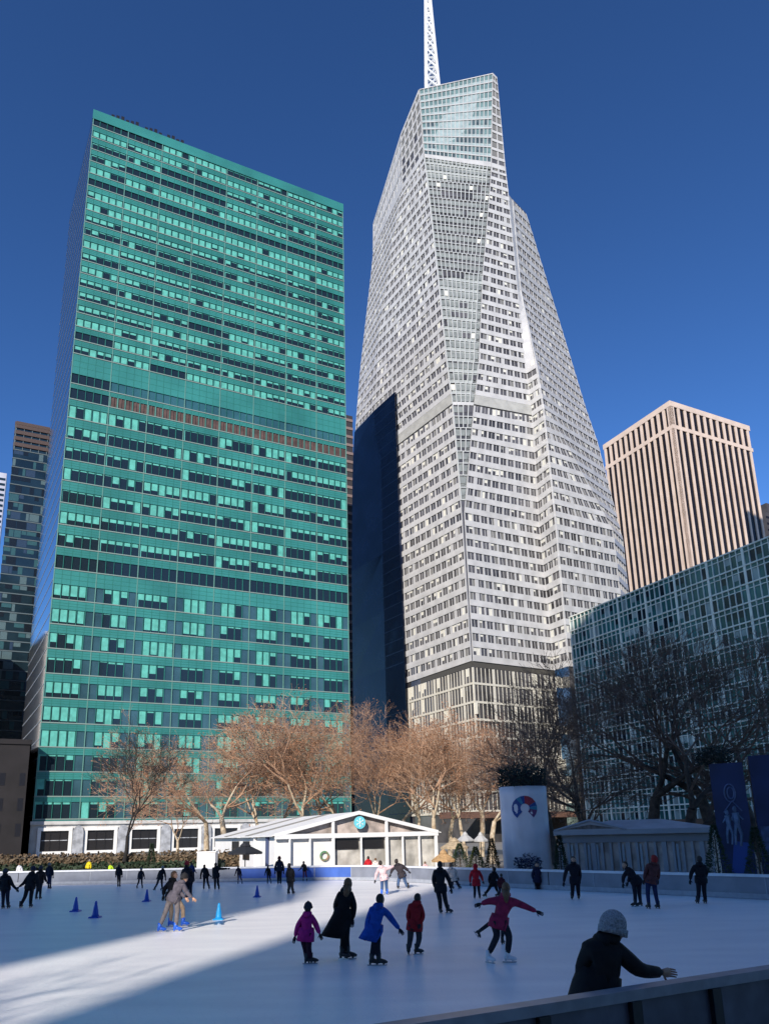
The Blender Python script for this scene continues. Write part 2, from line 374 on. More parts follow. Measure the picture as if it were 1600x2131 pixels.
person('skater in red hooded vest and blue jeans by the right side of the rink', 0, 25.8,
       pose(z5, dict(head=(640, 955), neck=(640, 990), pel=(618, 1135), ls=(590, 1015), le=(570, 1075), lh=(560, 1130), rs=(675, 1015), re=(680, 1080), rh=(675, 1130), lk=(590, 1240), rk=(655, 1240), la=(600, 1340), ra=(678, 1350))),
       top=(.09, .03, .03), legs=(.012, .02, .07), face=(-.2, .9), hood=(.25, .02, .02), s=1.02, group=SK)
person('lone skater in dark clothes nearest the blue banner', 0, 27.2,
       pose(z5, dict(head=(1020, 960), neck=(1020, 1000), pel=(1035, 1130), ls=(975, 1025), le=(950, 1080), lh=(945, 1130), rs=(1065, 1020), re=(1080, 1070), rh=(1070, 1110), lk=(1015, 1220), rk=(1060, 1220), la=(1008, 1310), ra=(1072, 1310))),
       top=(.008, .008, .012), legs=(.01, .01, .018), face=(0, 1), s=1.05, group=SK)
person('child in bright red snowsuit with red hood standing near the barrier', 0, 31.2,
       pose(z4, dict(head=(355, 615), neck=(355, 645), pel=(362, 750), ls=(325, 665), le=(312, 710), lh=(315, 755), rs=(390, 665), re=(410, 705), rh=(420, 740), lk=(352, 810), rk=(385, 810), la=(350, 870), ra=(393, 868))),
       top=(.42, .01, .02), legs=(.012, .012, .02), hood=(.45, .01, .02), face=(0, 1), s=.82, coat=.06, backpack=1, group=SK)
person('child in dark clothes lunging sideways left of the white banner column', 0, 32.0,
       pose(z4, dict(head=(510, 640), neck=(508, 670), pel=(505, 760), ls=(480, 690), le=(470, 725), lh=(475, 760), rs=(535, 690), re=(550, 725), rh=(555, 755), lk=(470, 800), rk=(530, 800), la=(440, 845), ra=(545, 830))),
       top=(.010, .010, .012), legs=(.01, .01, .012), face=(-.6, .6), s=.85, group=SK)
person('small child in dark maroon coat just behind the lunging child', 0, 31.5,
       pose(z4, dict(head=(572, 690), neck=(572, 715), pel=(568, 780), ls=(550, 730), le=(545, 755), lh=(548, 785), rs=(595, 730), re=(600, 755), rh=(598, 785), lk=(560, 815), rk=(580, 815), la=(558, 850), ra=(580, 850))),
       top=(.07, .012, .018), legs=(.02, .01, .015), face=(.2, .8), s=.6, group=SK)
person('dark clad skater standing by the barrier under the white banner column', 0, 35.6,
       pose(z4, dict(head=(868, 605), neck=(868, 630), pel=(872, 730), ls=(842, 645), le=(830, 690), lh=(838, 725), rs=(898, 645), re=(908, 690), rh=(900, 725), lk=(865, 780), rk=(882, 780), la=(862, 825), ra=(885, 825))),
       top=(.012, .012, .035), legs=(.01, .01, .014), face=(0, -1), s=1.0, group=SK)
person('skater in cream jacket lunging to the right near the tent corner', 0, 37.0,
       pose(z4, dict(head=(152, 605), neck=(155, 632), pel=(175, 720), ls=(130, 645), le=(125, 685), lh=(130, 720), rs=(185, 645), re=(205, 680), rh=(212, 710), lk=(165, 755), rk=(205, 750), la=(160, 790), ra=(222, 792))),
       top=(.62, .5, .42), legs=(.02, .02, .03), hair='brown', face=(.6, .6), s=.9, group=SK)
person('skater in pale pink jacket and jeans on blue skates near the far barrier', 0, 34.5,
       pose(z3, dict(head=(765, 590), neck=(775, 620), pel=(797, 712), ls=(748, 640), le=(728, 690), lh=(722, 730), rs=(815, 635), re=(850, 625), rh=(880, 610), lk=(780, 770), rk=(815, 770), la=(778, 825), ra=(822, 835))),
       top=(.62, .45, .46), legs=(.04, .08, .18), face=(-.2, .9), skates='blue', s=.98, group=SK)
person('skater in dark jacket and jeans leaning over beside the pale pink jacket', 0, 38.1,
       pose(z3, dict(head=(900, 575), neck=(915, 600), pel=(945, 690), ls=(885, 620), le=(860, 650), lh=(850, 680), rs=(955, 615), re=(985, 640), rh=(1000, 655), lk=(915, 745), rk=(970, 740), la=(912, 792), ra=(995, 792))),
       top=(.03, .025, .03), legs=(.05, .09, .18), face=(.3, .8), s=1.05, group=SK)
person('lone skater in black top and grey shorts at the edge of the sunlit ice', 0, 36.1,
       pose(z2, dict(head=(1208, 610), neck=(1210, 635), pel=(1218, 730), ls=(1192, 650), le=(1188, 690), lh=(1195, 720), rs=(1238, 650), re=(1245, 690), rh=(1240, 720), lk=(1208, 780), rk=(1230, 780), la=(1200, 830), ra=(1238, 828))),
       top=(.012, .012, .014), legs=(.05, .045, .045), face=(.3, .8), s=.95, group=SK)
# couple skating hard on the left
person('skater in grey hooded top and grey trousers striding right on bright blue skates', 0, 22.6,
       pose(z2, dict(head=(335, 715), neck=(315, 745), pel=(245, 880), ls=(270, 765), le=(300, 830), lh=(345, 880), rs=(325, 770), re=(355, 835), rh=(405, 880), lk=(180, 990), rk=(278, 985), la=(130, 1115), ra=(262, 1125))),
       top=(.10, .09, .11), legs=(.16, .14, .14), hat=(.015, .015, .018), face=(.95, .1), skates='blue', s=1.0, group=SK, gloves=False)
person('skater in black jacket and beige trousers striding just behind the grey hooded skater', 0, 23.9,
       pose(z2, dict(head=(252, 690), neck=(238, 728), pel=(230, 870), ls=(205, 755), le=(165, 810), lh=(160, 860), rs=(262, 750), re=(285, 810), rh=(300, 855), lk=(228, 980), rk=(322, 955), la=(215, 1090), ra=(325, 1070))),
       top=(.010, .010, .012), legs=(.40, .28, .18), hair='brown', face=(.95, .1), skates='blue', s=1.03, group=SK, dy={'la': .05, 'lk': .05})
person('person in dark jacket with red hat beyond the striding pair', 0, 33.5,
       pose(z2, dict(head=(355, 600), neck=(355, 632), pel=(372, 735), ls=(325, 650), le=(312, 695), lh=(318, 735), rs=(390, 650), re=(402, 695), rh=(400, 735), lk=(360, 800), rk=(385, 800), la=(355, 855), ra=(390, 850))),
       top=(.02, .015, .018), legs=(.01, .01, .02), hat=(.4, .03, .03), face=(0, 1), s=1.0, group=SK)
def stand(label, f, x, yf, yh, top, legs, Yd, lean=0, spread=10, arms=None, hat=None, hair='dark', face=(0, 1), group=SK, **kw):
    """a figure from feet x,yf to head-top yh in the zoomed picture f (4 zoomed px = 1 photo px)"""
    H = yf-yh; L = lambda u, v: (x+u*H+lean*v*H, yf-v*H)
    ar = arms or ((-.15, .60), (-.155, .46), (.15, .60), (.155, .46))
    d = dict(head=L(0, .925), neck=L(0, .845), pel=L(0, .54), ls=L(-.10, .79), le=L(*ar[0]), lh=L(*ar[1]), rs=L(.10, .79), re=L(*ar[2]), rh=L(*ar[3]),
             lk=L(-spread/2/H-.02, .29), rk=L(spread/2/H+.02, .29), la=L(-spread/H, .075), ra=L(spread/H, .075))
    rr_ = random.Random(int(x*7+yf)); sg = rr_.choice([-1, 1])
    if rr_.random() < .8:
        k1 = 'ra' if sg > 0 else 'la'; kk = 'rk' if sg > 0 else 'lk'; a_ = rr_.uniform(.05, .13)
        d[k1] = (d[k1][0]+sg*a_*H, d[k1][1]-rr_.uniform(0, .04)*H); d[kk] = (d[kk][0]+sg*a_*.35*H, d[kk][1])
        ld = -sg*rr_.uniform(.02, .06)*H
        for q in ('head', 'neck', 'ls', 'rs', 'le', 're', 'lh', 'rh'):
            if q[1] not in 'eh' or not arms or q in ('head',): d[q] = (d[q][0]+ld*(1 if q in ('head', 'neck') else .8), d[q][1])
        if not arms:
            d['lh'] = (d['lh'][0]-rr_.uniform(0, .09)*H, d['lh'][1]-rr_.uniform(0, .10)*H); d['rh'] = (d['rh'][0]+rr_.uniform(0, .09)*H, d['rh'][1]-rr_.uniform(0, .10)*H)
    if hat is None and rr_.random() < .35: hat = rr_.choice([(.03, .03, .05), (.10, .02, .02), (.05, .05, .06), (.25, .22, .2)])
    ppm = F/Yd*4; s = (H/ppm)/1.74
    return person(label, 0, Yd, pose(f, d), top=top, legs=legs, hat=hat, hair=hair, face=face, s=max(.55, min(1.12, s)), group=group, **kw)
K1 = (.010, .010, .013); K2 = (.014, .013, .02)
stand('dark clad skater at the left edge of the picture holding hands', z1, 45, 975, 640, K1, (.012, .014, .03), 31.8, spread=22, arms=((-.13, .62), (-.16, .5), (.17, .62), (.28, .50)))
stand('dark clad skater second from the left edge holding hands', z1, 228, 970, 620, K1, K1, 32.0, lean=.12, spread=22, arms=((-.15, .62), (-.27, .52), (.17, .62), (.2, .5)), hair='brown')
stand('skater in brown jacket behind the pair holding hands', z1, 325, 885, 615, (.03, .018, .015), K2, 36.5, lean=.03, spread=8)
stand('skater in navy clothes against the barrier behind the brown jacket', z1, 412, 790, 590, (.012, .014, .03), (.012, .02, .06), 44.5, spread=8, hair='brown')
stand('dark figure alone beside the far barrier left of the dark tree', z1, 990, 772, 600, K1, K1, 45.0, spread=8)
stand('dark figure gliding on one foot under the dark tree', z1, 1170, 795, 630, K2, (.03, .025, .03), 43.0, spread=14)
stand('dark skater leaning left just ahead of the striding pair', z1, 1325, 815, 615, K1, K2, 41.0, lean=.10, spread=24, face=(-.8, .5))
stand('person in blue jacket at the barrier left of the white tent', z2, 402, 740, 585, (.02, .04, .12), K2, 45.0, spread=6)
stand('left one of two black clad skaters in front of the white tent corner', z2, 512, 805, 600, K1, K1, 41.0, spread=16)
stand('skater in black pointing right beside the white tent corner', z2, 600, 815, 585, K1, K1, 40.5, spread=10, arms=((-.1, .62), (-.12, .5), (.25, .78), (.42, .79)))
stand('dark figure sitting low at the barrier below the black umbrella', z2, 790, 748, 610, (.02, .015, .03), (.05, .03, .04), 45.0, spread=8)
stand('small dark clad child standing at the blue barrier', z2, 1035, 752, 610, K1, K1, 44.5, spread=8)
stand('tall navy clad figure at the blue barrier in front of the tent side', z2, 1125, 768, 535, (.012, .014, .03), K1, 43.8, spread=10)
stand('child in maroon trousers by the blue barrier right of centre', z2, 1335, 725, 575, K1, (.10, .02, .03), 46.0, spread=10)
# staff behind the barrier
stand('attendant in bright yellow vest bending behind the far barrier', z1, 720, 700, 560, (.7, .55, .02), K1, 50.0, lean=.2, spread=8, hair='brown', group='people behind the barrier')
stand('attendant in lime green vest behind the far barrier', z1, 930, 720, 590, (.45, .65, .03), K1, 50.0, lean=-.15, spread=8, hair='brown', group='people behind the barrier')
stand('person in white hooded jacket behind the barrier at far left', z1, 165, 740, 590, (.65, .65, .68), K2, 49.0, spread=8, hair='brown', group='people behind the barrier')
stand('person in red top behind the barrier in front of the tent glass', z3, 665, 740, 530, (.45, .012, .02), K2, 50.0, spread=8, group='people behind the barrier')
stand('person in white top behind the barrier inside the tent front', z3, 735, 740, 545, (.7, .6, .55), K2, 49.0, spread=8, hair='brown', group='people behind the barrier')
stand('person in pale pink top behind the barrier at the tent right end', z3, 1145, 740, 575, (.6, .4, .4), K2, 48.0, spread=8, hair='brown', group='people behind the barrier')
# the man leaning on the near barrier
BY = 9.35
def z6(x, y): return (1000+x/2.667, 1800+y/2.667)
person('person in black coat and grey knit hat leaning a hand on the near barrier', 0, BY,
       dict(head=z6(742, 350), neck=z6(700, 415), pel=z6(640, 700), ls=z6(600, 480), le=z6(560, 600), lh=z6(600, 690), rs=z6(765, 480), re=z6(880, 590), rh=z6(1010, 598),
            lk=z6(620, 980), rk=z6(690, 980), la=z6(610, 1260), ra=z6(700, 1260)),
       top=(.010, .009, .010), legs=(.01, .01, .012), hat=(.34, .34, .36), hair='brown', longhair=False, face=(.93, .35), coat=.10, s=1.36, gloves=False, group=SK, hood=None,
       dy={'rs': -.05, 're': -.1, 'rh': .1, 'ls': -.05, 'lh': -.1, 'pel': -.05})
#PART2
# ================================================================== GROUND, ICE, BARRIERS
def noise_mat(name, c1, c2, sx, sy, rot, rough, bump=.0, spec=.5, detail=6):
    m = bpy.data.materials.new(name); m.use_nodes = True; nt = m.node_tree; b = nt.nodes['Principled BSDF']
    tc = nt.nodes.new('ShaderNodeTexCoord'); mp = nt.nodes.new('ShaderNodeMapping'); no = nt.nodes.new('ShaderNodeTexNoise'); cr = nt.nodes.new('ShaderNodeValToRGB')
    mp.inputs['Scale'].default_value = (sx, sy, 1); mp.inputs['Rotation'].default_value = (0, 0, rot)
    no.inputs['Scale'].default_value = 1; no.inputs['Detail'].default_value = detail
    nt.links.new(tc.outputs['Object'], mp.inputs[0]); nt.links.new(mp.outputs[0], no.inputs['Vector']); nt.links.new(no.outputs['Fac'], cr.inputs[0])
    cr.color_ramp.elements[0].position = .3; cr.color_ramp.elements[1].position = .7
    cr.color_ramp.elements[0].color = (*c1, 1); cr.color_ramp.elements[1].color = (*c2, 1)
    nt.links.new(cr.outputs[0], b.inputs['Base Color']); b.inputs['Roughness'].default_value = rough; b.inputs['Specular IOR Level'].default_value = spec
    if bump:
        n2 = nt.nodes.new('ShaderNodeTexNoise'); n2.inputs['Scale'].default_value = 14; n2.inputs['Detail'].default_value = 8
        bp = nt.nodes.new('ShaderNodeBump'); bp.inputs['Strength'].default_value = bump; bp.inputs['Distance'].default_value = .02
        nt.links.new(tc.outputs['Object'], n2.inputs['Vector']); nt.links.new(n2.outputs['Fac'], bp.inputs['Height']); nt.links.new(bp.outputs['Normal'], b.inputs['Normal'])
    return m
MPAVE = noise_mat('plaza_paving', (.16, .15, .14), (.26, .25, .23), .8, .8, 0, .8, .2)
MICE = noise_mat('scuffed_ice', (.84, .82, .82), (.97, .945, .92), .35, 1.3, .35, .36, .28, spec=.35)
nt = MICE.node_tree; b = nt.nodes['Principled BSDF']; base_link = b.inputs['Base Color'].links[0].from_socket; prev_ = base_link
tc = nt.nodes['Texture Coordinate']
for kx, (sc_, rot_, dist_) in enumerate(((2.1, .3, 22), (1.6, 1.4, 30), (2.7, 2.4, 18))):      # curved blade cuts
    mp = nt.nodes.new('ShaderNodeMapping'); mp.inputs['Rotation'].default_value = (0, 0, rot_); mp.inputs['Location'].default_value = (kx*7.3, kx*3.1, 0)
    wv = nt.nodes.new('ShaderNodeTexWave'); wv.wave_type = 'RINGS'; wv.inputs['Scale'].default_value = sc_; wv.inputs['Distortion'].default_value = dist_; wv.inputs['Detail'].default_value = 3; wv.inputs['Detail Scale'].default_value = .35
    cr = nt.nodes.new('ShaderNodeValToRGB'); cr.color_ramp.elements[0].position = .0; cr.color_ramp.elements[1].position = .055
    cr.color_ramp.elements[0].color = (.80, .83, .88, 1); cr.color_ramp.elements[1].color = (1, 1, 1, 1)
    mm = nt.nodes.new('ShaderNodeMix'); mm.data_type = 'RGBA'; mm.blend_type = 'MULTIPLY'; mm.inputs['Factor'].default_value = .22
    nt.links.new(tc.outputs['Object'], mp.inputs[0]); nt.links.new(mp.outputs[0], wv.inputs[0]); nt.links.new(wv.outputs['Fac'], cr.inputs[0])
    nt.links.new(prev_, mm.inputs['A']); nt.links.new(cr.outputs[0], mm.inputs['B']); prev_ = mm.outputs['Result']
nt.links.new(prev_, b.inputs['Base Color'])
g = MB(); g.quad((-2500, -2500, -.03), (2500, -2500, -.03), (2500, 2500, -.03), (-2500, 2500, -.03))
tag(g.build('ground', [MPAVE]), kind='structure')
def smooth_path(pts, n=3):
    pts = [Vector((p[0], p[1], 0)) for p in pts]
    for _ in range(n):
        q = [pts[0]]
        for a, b in zip(pts, pts[1:]): q += [a.lerp(b, .25), a.lerp(b, .75)]
        q.append(pts[-1]); pts = q
    return pts
far_path = smooth_path([(-60, 53), (-40, 50.5), (-21.2, 48.4), (-9, 47.4), (-1.0, 46.2), (2.6, 41.2), (8.7, 33.9), (12.9, 29.4), (16.8, 24.4)], 3)
near_path = smooth_path([(-24, -4.55), (-10, 2.35), (.2, 7.4), (4.8, 9.78), (11, 12.85), (16.8, 16.3), (18.6, 20.4), (16.95, 24.2)], 3)
ic = MB(); ring = [tuple(p) for p in far_path]+[tuple(p) for p in reversed(near_path)]+[(-60, -12, 0)]
ic.poly(ring); tag(ic.build('ice', [MICE]), kind='structure')
MPANEL = mat('barrier_panel', (.19, .205, .245), .45, var=.12, scale=1.5, bump=.05); MRAIL = mat('barrier_rail', (.62, .64, .68), .35, var=.08, scale=3)
MPANB = mat('blue_barrier_panel', (.05, .12, .42), .4, var=.15, scale=1); MDARKP = mat('outer_panel', (.095, .10, .135), .4, var=.3, scale=2); MDPOST = mat('dark_post', (.012, .012, .016), .5)
MKICK = mat('kick_strip', (.30, .32, .36), .5, var=.1)
def wall_strip(mb, path, z0, z1, t0, t1, m=0, rng=None):
    L = 0; P = path
    N = []
    for i, p in enumerate(P):
        d = (P[min(i+1, len(P)-1)]-P[max(i-1, 0)]).normalized(); N.append(Vector((-d.y, d.x, 0)))
    for i in range(len(P)-1):
        if rng and not rng((P[i]+P[i+1])/2): continue
        a, b, na, nb = P[i], P[i+1], N[i], N[i+1]
        mb.hexa([(*(a+na*t0).xy, z0), (*(b+nb*t0).xy, z0), (*(b+nb*t1).xy, z0), (*(a+na*t1).xy, z0), (*(a+na*t0).xy, z1), (*(b+nb*t0).xy, z1), (*(b+nb*t1).xy, z1), (*(a+na*t1).xy, z1)], m)
def posts(path, step, fn):
    acc = 0; nxt = 1.0; k = 0
    for a, b in zip(path, path[1:]):
        L = (b-a).length
        while acc+L > nxt:
            p = a.lerp(b, (nxt-acc)/L); d = (b-a).normalized(); fn(p, d, k); nxt += step; k += 1
        acc += L
BH = .86
fb = empty('rink_barrier', (-1, 46.2, 0), 'low white railed barrier along the far and right side of the ice', 'barrier')
for f_ in (lambda p: p.x <= -9.2, lambda p: p.x >= -2.2):
    m = MB(); wall_strip(m, far_path, 0, BH-.07, .0, .07, 0, f_); m.build('panel', [MPANEL], fb)
def jst(p, d, k):
    n = Vector((-d.y, d.x, 0)); m = MB(); q = [p+d*i+n*j for i, j in ((-.02, -.014), (.02, -.014), (.02, -.001), (-.02, -.001))]
    m.hexa([(*a.xy, .21) for a in q]+[(*a.xy, BH-.075) for a in q]); m.build('panel_joint', [MDPOST if k % 5 == 0 else MKICK], fb)
posts(far_path, 2.4, lambda p, d, k: jst(p, d, k) if p.x > -26 else None)
m = MB(); wall_strip(m, far_path, 0, BH-.07, .0, .07, 0, lambda p: -9.2 < p.x < -2.2); tag(m.build('panel', [MPANB], fb), 'deep blue stretch of panel in front of the tent')
m = MB(); wall_strip(m, far_path, BH-.07, BH+.03, -.05, .13); m.build('top_rail', [MRAIL], fb)
m = MB(); wall_strip(m, far_path, .02, .20, -.02, -.002); m.build('kick_strip', [MKICK], fb)
nb_ = empty('rink_barrier', (4.8, 9.8, 0), 'barrier nearest the camera with dark outer panels and a rail the leaning person holds', 'barrier')
m = MB(); wall_strip(m, near_path, .0, BH-.06, -.05, .03); m.build('panel', [MDARKP], nb_)
m = MB(); wall_strip(m, near_path, BH-.06, BH+.05, -.10, .10); m.build('top_rail', [mat('near_rail', (.26, .27, .30), .35, var=.15, scale=4)], nb_)
def pst(p, d, k):
    n = Vector((-d.y, d.x, 0)); m = MB(); w_ = .07
    q = [p+d*i+n*j for i, j in ((-w_, -.12), (w_, -.12), (w_, -.052), (-w_, -.052))]
    m.hexa([(*a.xy, 0) for a in q]+[(*a.xy, BH-.065) for a in q]); m.build('post', [MDPOST], nb_)
posts(near_path, 1.25, lambda p, d, k: pst(p, d, k) if p.x > -3 and p.y < 14 else None)

# ================================================================== FACADE HELPERS
def P3(o, d, n, s, t, z): return (o.x+d.x*s+n.x*t, o.y+d.y*s+n.y*t, z)
def fbox(mb, o, d, n, s0, s1, z0, z1, t0, t1, m=0):
    mb.hexa([P3(o, d, n, s0, t0, z0), P3(o, d, n, s1, t0, z0), P3(o, d, n, s1, t1, z0), P3(o, d, n, s0, t1, z0),
             P3(o, d, n, s0, t0, z1), P3(o, d, n, s1, t0, z1), P3(o, d, n, s1, t1, z1), P3(o, d, n, s0, t1, z1)], m)
def fquad(mb, o, d, n, s0, s1, z0, z1, t, m=0):
    mb.quad(P3(o, d, n, s0, t, z0), P3(o, d, n, s1, t, z0), P3(o, d, n, s1, t, z1), P3(o, d, n, s0, t, z1), m)
def windows_out(lst, mats, parent, first=100, key=None):
    """lst: (size key, MB). the 100 that show largest each become a part, the rest one stuff part"""
    lst.sort(key=lambda a: -a[0])
    for k, m in lst[:first]: m.build('window', mats, parent)
    if len(lst) > first:
        r = MB()
        for k, m in lst[first:]:
            n = len(r.v); r.v += m.v; r.f += [tuple(i+n for i in f) for f in m.f]; r.m += m.m
        tag(r.build('upper_windows', mats, parent), kind='stuff')
def glass(name, col, rough=.06, spec=.6, metal=0., var=.0, bump=0.):
    return mat(name, col, rough, metal=metal, spec=spec, var=var, scale=.12, bump=bump)
NU1 = -U1; NU2 = -U2

# ------------------------------------------------------------------ green glass tower
GO = Vector((-72.27, 154.98)); GW = 72.2; GD = 38.0; GT = 192.0
gt = empty('office_tower', (*GO, 0), 'tall green glass slab tower with teal blinds and white stone base', 'office tower')
MSPAN = mat('green_spandrel', (.036, .20, .178), .30, var=.22, scale=.06, spec=.55); MSPAN2 = mat('green_joint', (.018, .15, .115), .4)
MBLIND = mat('teal_blind', (.10, .40, .33), .55, var=.16, scale=.8, spec=.3); MDGL = glass('dark_window_glass', (.012, .022, .030), .08, .45)
MSILL = mat('rosy_sill', (.20, .27, .24), .5); MMULL = mat('bay_mullion', (.10, .24, .20), .5); MBLUEG = glass('blue_grey_glass', (.035, .085, .105), .15, .5, var=.3)
MLOUV = mat('brown_louvre', (.085, .048, .042), .7, var=.3, scale=.6); MSIDE = mat('mirror_glass', (.56, .58, .60), .07, metal=1.0, spec=.8)
MSLATE = glass('slate_glass', (.03, .10, .12), .2, .5, var=.2)
body = MB()
fbox(body, GO, U1, NU2, .0, GW, 7, GT-.6, -GD, 0); body.build('glass_wall', [MDGL], gt)
m = MB(); gb = GO+U2*GD-U1*3.3; gi = GO+U1*.02
m.hexa([(*GO, .0), (*gi, .0), (*(GO+U2*GD), .0), (*gb, .0), (*GO, GT-.1), (*gi, GT-.1), (*(GO+U2*GD), GT-.1), (*gb, GT-.1)]); m.build('mirror_side_wall', [MSIDE], gt)
m = MB(); vv = (gb-GO); 
for k in range(46):
    z = 8+k*4.0; nn = Vector((-vv.y, vv.x)).normalized()*.05
    m.hexa([(*GO, z), (*gb, z), (*(gb+nn), z), (*(GO+nn), z), (*GO, z+.22), (*gb, z+.22), (*(gb+nn), z+.22), (*(GO+nn), z+.22)])
m.build('side_joint', [mat('grey_joint', (.16, .19, .22), .5)], gt)
m = MB(); fbox(m, GO, U1, NU2, -.1, GW+.1, GT-2.6, GT+.4, -GD, .28); m.build('roof', [MSPAN], gt)
rows = []      # (z0 of the window, z1, kind)
pitch_u = 3.84; zt = 189.6; z = zt; k = 0
while z-pitch_u > 113.6:
    rows.append((z-2.35, z-.15, 'u')); z -= pitch_u
rows.append((109.9, 112.6, 'm1')); rows.append((105.7, 108.6, 'm2'))
lowz = [103.9, 98.4, 93.0, 87.6, 82.0, 76.6, 71.2, 65.9, 59.0, 53.2, 47.6, 42.0, 36.6, 31.2, 26.0, 20.8, 15.6, 10.9]
for i, a in enumerate(lowz):
    rows.append((a-(3.45 if i > 7 else 3.2), a+(.10 if i > 7 else .05), 'dark' if i == 7 else ('l' if i > 7 else 'm')))
rows.sort(reverse=True)
sp = MB(); jn_ = MB(); sl = MB(); prev = GT-2.6
for z0, z1, kd in rows:
    fbox(sp, GO, U1, NU2, 0, GW, z1, prev, 0, .22)
    for j in range(2):
        zz = z1+(prev-z1)*(.36+.3*j); fbox(jn_, GO, U1, NU2, 0, GW, zz-.05, zz+.05, .22, .235)
    fbox(sl, GO, U1, NU2, .0, GW, z0-.16, z0+.08, .0, .34); prev = z0-.16
fbox(sp, GO, U1, NU2, 0, GW, 7, prev, 0, .22)
BAY = GW/8
for b in range(8):
    for p in range(1, 5):
        s0 = b*BAY+p*BAY/5; fbox(jn_, GO, U1, NU2, s0-.04, s0+.04, 7.2, GT-2.8, .236, .25)
mu = MB()
for b in range(9):
    s0 = min(max(b*BAY, .12), GW-.12); fbox(mu, GO, U1, NU2, s0-.10, s0+.10, 7, GT-2.7, .0, .28)
sp.build('spandrel', [MSPAN], gt); jn_.build('joint', [MSPAN2], gt); sl.build('sill', [MSILL], gt); mu.build('mullion', [MMULL], gt)
wl = []
for z0, z1, kd in rows:
    H = z1-z0-.08; zb = z0+.08
    run = rnd.choice([.15, .45, .75, 1.0]); keep = rnd.choice([.35, .6, .85])
    for b in range(8):
        w_ = MB(); s00 = b*BAY+.14; wd = (BAY-.28)/5
        if rnd.random() > keep: run = rnd.choice([.05, .10, .12, .15, .3, .45, .5, .55, .6, .7, .85, 1.0])
        for p in range(5):
            a = s00+p*wd; mode = 'b'; drop = run if rnd.random() < .72 else rnd.choice([0, .12, .3, .6, .9, 1.0])
            if kd == 'm1': mode = 'slate' if b else 'dk'
            elif kd == 'm2': mode = 'louv' if b else 'dk'
            elif kd == 'dark': mode = 'dk'
            elif kd == 'l': 
                if p in ((0, 4) if b else (4,)) and rnd.random() < .96: mode = 'bg'
            elif kd == 'u' and run < .11: mode = 'dk'
            if mode == 'dk': fquad(w_, GO, U1, NU2, a, a+wd, zb, z1, .02, 7)
            if mode == 'slate': fquad(w_, GO, U1, NU2, a, a+wd, zb, z1, .02, 3)
            elif mode == 'louv':
                fquad(w_, GO, U1, NU2, a, a+wd, zb, z1, .02, 2)
                fbox(w_, GO, U1, NU2, a+wd*.45, a+wd*.6, zb, z1, .02, .16, 5); fbox(w_, GO, U1, NU2, a, a+.22, zb, z1, .02, .2, 4)
            elif mode == 'bg': fquad(w_, GO, U1, NU2, a, a+wd, zb, z1, .02, 1)
            elif mode == 'b':
                fquad(w_, GO, U1, NU2, a+.02, a+wd-.02, zb, z1, .02, 7); fquad(w_, GO, U1, NU2, a+.20, a+wd-.16, z1-H*max(.07, drop), z1, .03, 0)
                if p in (0,) and rnd.random() < .5: fquad(w_, GO, U1, NU2, a, a+.35, zb, z1, .035, 0)
            fbox(w_, GO, U1, NU2, a-.05, a+.05, zb, z1, .0, .10, 6)
        if not w_.f: continue
        wl.append((-z0, w_))
windows_out(wl, [MBLIND, MBLUEG, MLOUV, MSLATE, MMULL, MLOUV, MSPAN2, MDGL], gt)
# white stone base
MSTONE = mat('pale_stone', (.50, .49, .47), .7, var=.18, scale=.5, bump=.1); MBRONZE = mat('dark_bronze', (.02, .018, .018), .3)
MSTONE2 = mat('mottled_stone', (.33, .34, .36), .7, var=.3, scale=.9, bump=.1); MWHITE = mat('white_paint', (.74, .73, .70), .5, var=.05)
b_ = MB(); fbox(b_, GO, U1, NU2, -.2, GW, -.03, 7, -GD, .0); b_.build('base', [MSTONE], gt)
m = MB(); fbox(m, GO, U1, NU2, -.3, GW+.2, 6.3, 7.0, 0, .5); m.build('cornice', [MSTONE], gt)
for b in range(8):
    s0 = b*BAY
    wn = MB(); fquad(wn, GO, U1, NU2, s0+1.9, s0+7.2, .9, 5.0, .03, 0)
    for q in (1.9, 3.6, 5.4, 7.0): fbox(wn, GO, U1, NU2, s0+q, s0+q+.14, .9, 5.0, .03, .14, 1)
    fbox(wn, GO, U1, NU2, s0+1.9, s0+7.2, 3.0, 3.16, .03, .12, 2)
    wn.build('shop_window', [MBRONZE, MBRONZE, MSTONE2], gt)
    fr = MB(); fbox(fr, GO, U1, NU2, s0+1.2, s0+1.88, .0, 5.6, 0, .45); fbox(fr, GO, U1, NU2, s0+7.22, s0+7.9, .0, 5.6, 0, .45); fbox(fr, GO, U1, NU2, s0+1.2, s0+7.9, 5.02, 5.7, .0, .5)
    fbox(fr, GO, U1, NU2, s0+1.88, s0+7.22, .3, .88, 0, .45); fr.build('window_surround', [MWHITE], gt)
    # round headed pier
    pr = MB(); cx = s0+BAY; pts = []
    for q in range(9):
        an = math.pi*q/8; pts.append((cx-1.05*math.cos(an), 4.5+1.6*math.sin(an)))
    for (a1, z1_), (a2, z2_) in zip(pts, pts[1:]):
        pr.hexa([P3(GO, U1, NU2, a1, 0, .1), P3(GO, U1, NU2, a2, 0, .1), P3(GO, U1, NU2, a2, .9, .1), P3(GO, U1, NU2, a1, .9, .1),
                 P3(GO, U1, NU2, a1, 0, z1_), P3(GO, U1, NU2, a2, 0, z2_), P3(GO, U1, NU2, a2, .9, z2_), P3(GO, U1, NU2, a1, .9, z1_)])
    pr.build('pier', [MSTONE2], gt)
